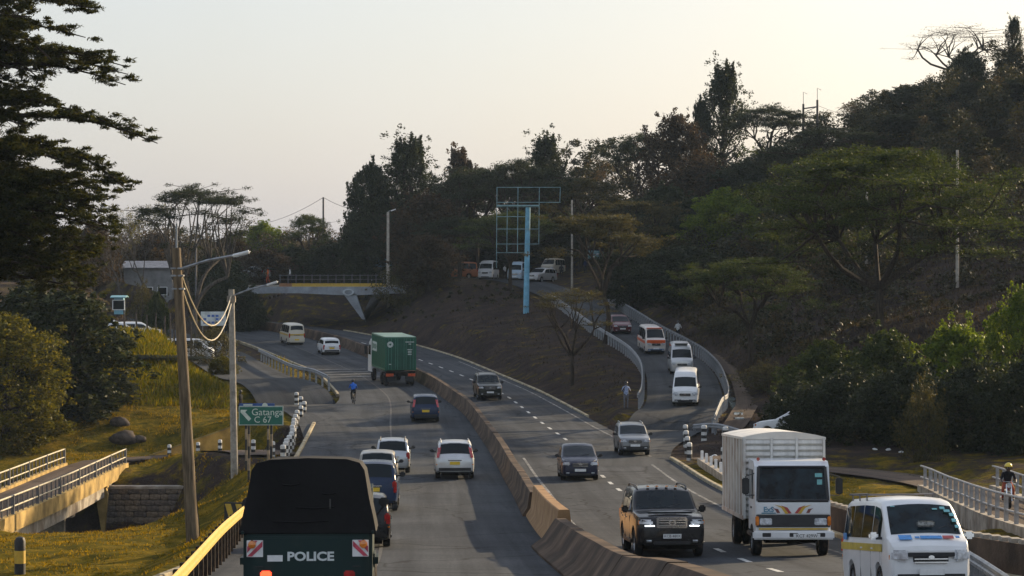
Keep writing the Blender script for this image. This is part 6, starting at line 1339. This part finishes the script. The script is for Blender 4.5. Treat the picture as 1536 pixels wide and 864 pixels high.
# motorcycle with rider on the right bridge
q = P(1503,742,92); q.x = 19.0; pz = min(path_r, key=lambda p: abs(p.y-92)).z; q = Vector((q.x,92,pz+.02)); h = math.pi-.1
t = thing('motorcycle', 'dark motorcycle on the right bridge under the rider with yellow helmet', 'motorcycle', q, h)
for y in (-.62,.62): o = MB().lathe([(.18,-.05),(.27,-.055),(.30,0),(.27,.055),(.18,.05),(.18,-.05)], 20, Matrix.Rotation(R(90),4,'Y')).build('wheel', RUBBER, t, True, (0,y,.30)); MB().lathe([(0,-.03),(.18,-.03),(.18,.03),(0,.03)], 14, Matrix.Rotation(R(90),4,'Y')).build('rim', ALLOY, o)
RM = paint('moto_red', (.16,.02,.02)); MB().box((0,.12,.78), (.26,.46,.22), 0, .08).build('fuel_tank', RM, t, 50); MB().box((0,-.36,.80), (.26,.66,.10), 0, .04).build('saddle', TRIM, t, 50); MB().box((0,.05,.45), (.26,.44,.36), 0, .05).build('engine_block', ALLOY, t, 50)
for sg in (-1,1): MB().tube([(sg*.09,.62,.30),(sg*.09,.40,.95)], .025, 6).build('fork', CHROME, t)
MB().tube([(-.36,.28,1.04),(-.1,.38,1.02),(.1,.38,1.02),(.36,.28,1.04)], .016, 6).build('handlebar', STEEL, t); MB().lathe([(0,0),(.10,0),(.09,-.08),(0,-.10)], 14, Matrix.Translation((0,.52,.90))@Matrix.Rotation(R(-90),4,'X')).build('headlight', LENS, t); MB().tube([(.16,.1,.3),(.18,-.7,.36)], .04, 8).build('exhaust', CHROME, t)
person('motorcycle rider in dark jacket and yellow helmet on the right bridge', q, h, dict(ride, knl=(-.20,.20,.72),anl=(-.20,.02,.36),knr=(.20,.20,.72),anr=(.20,.02,.36),tol=(-.20,.14,.31),tor=(.20,.14,.31)), cloth('jacket', (.014,.014,.02)), cloth('rust', (.30,.10,.05)), helmet=paint('helmet_yellow', (.65,.48,.03)))
# ------------------------------------------------------------------ thin afternoon haze: one closed box of air round everything
zlo = min(v[2] for v in V_GROUND)-1.0; zhi = max(62.0, max(v[2] for v in V_GROUND)+20)
hm = bpy.data.materials.new('haze'); hm.use_nodes = True; hn, hl_ = hm.node_tree.nodes, hm.node_tree.links; hn.clear()
ho = hn.new('ShaderNodeOutputMaterial'); pv = hn.new('ShaderNodeVolumePrincipled'); pv.inputs['Color'].default_value = (.62,.80,1.0,1); pv.inputs['Density'].default_value = .00010; pv.inputs['Anisotropy'].default_value = .0
hl_.new(pv.outputs[0], ho.inputs['Volume'])
hz_ = MB().box((0,1750,(zlo+zhi)/2), (5100,6700,zhi-zlo)).build('haze', hm); tag(hz_, 'thin pale blue haze filling the valley', 'haze', kind='stuff')
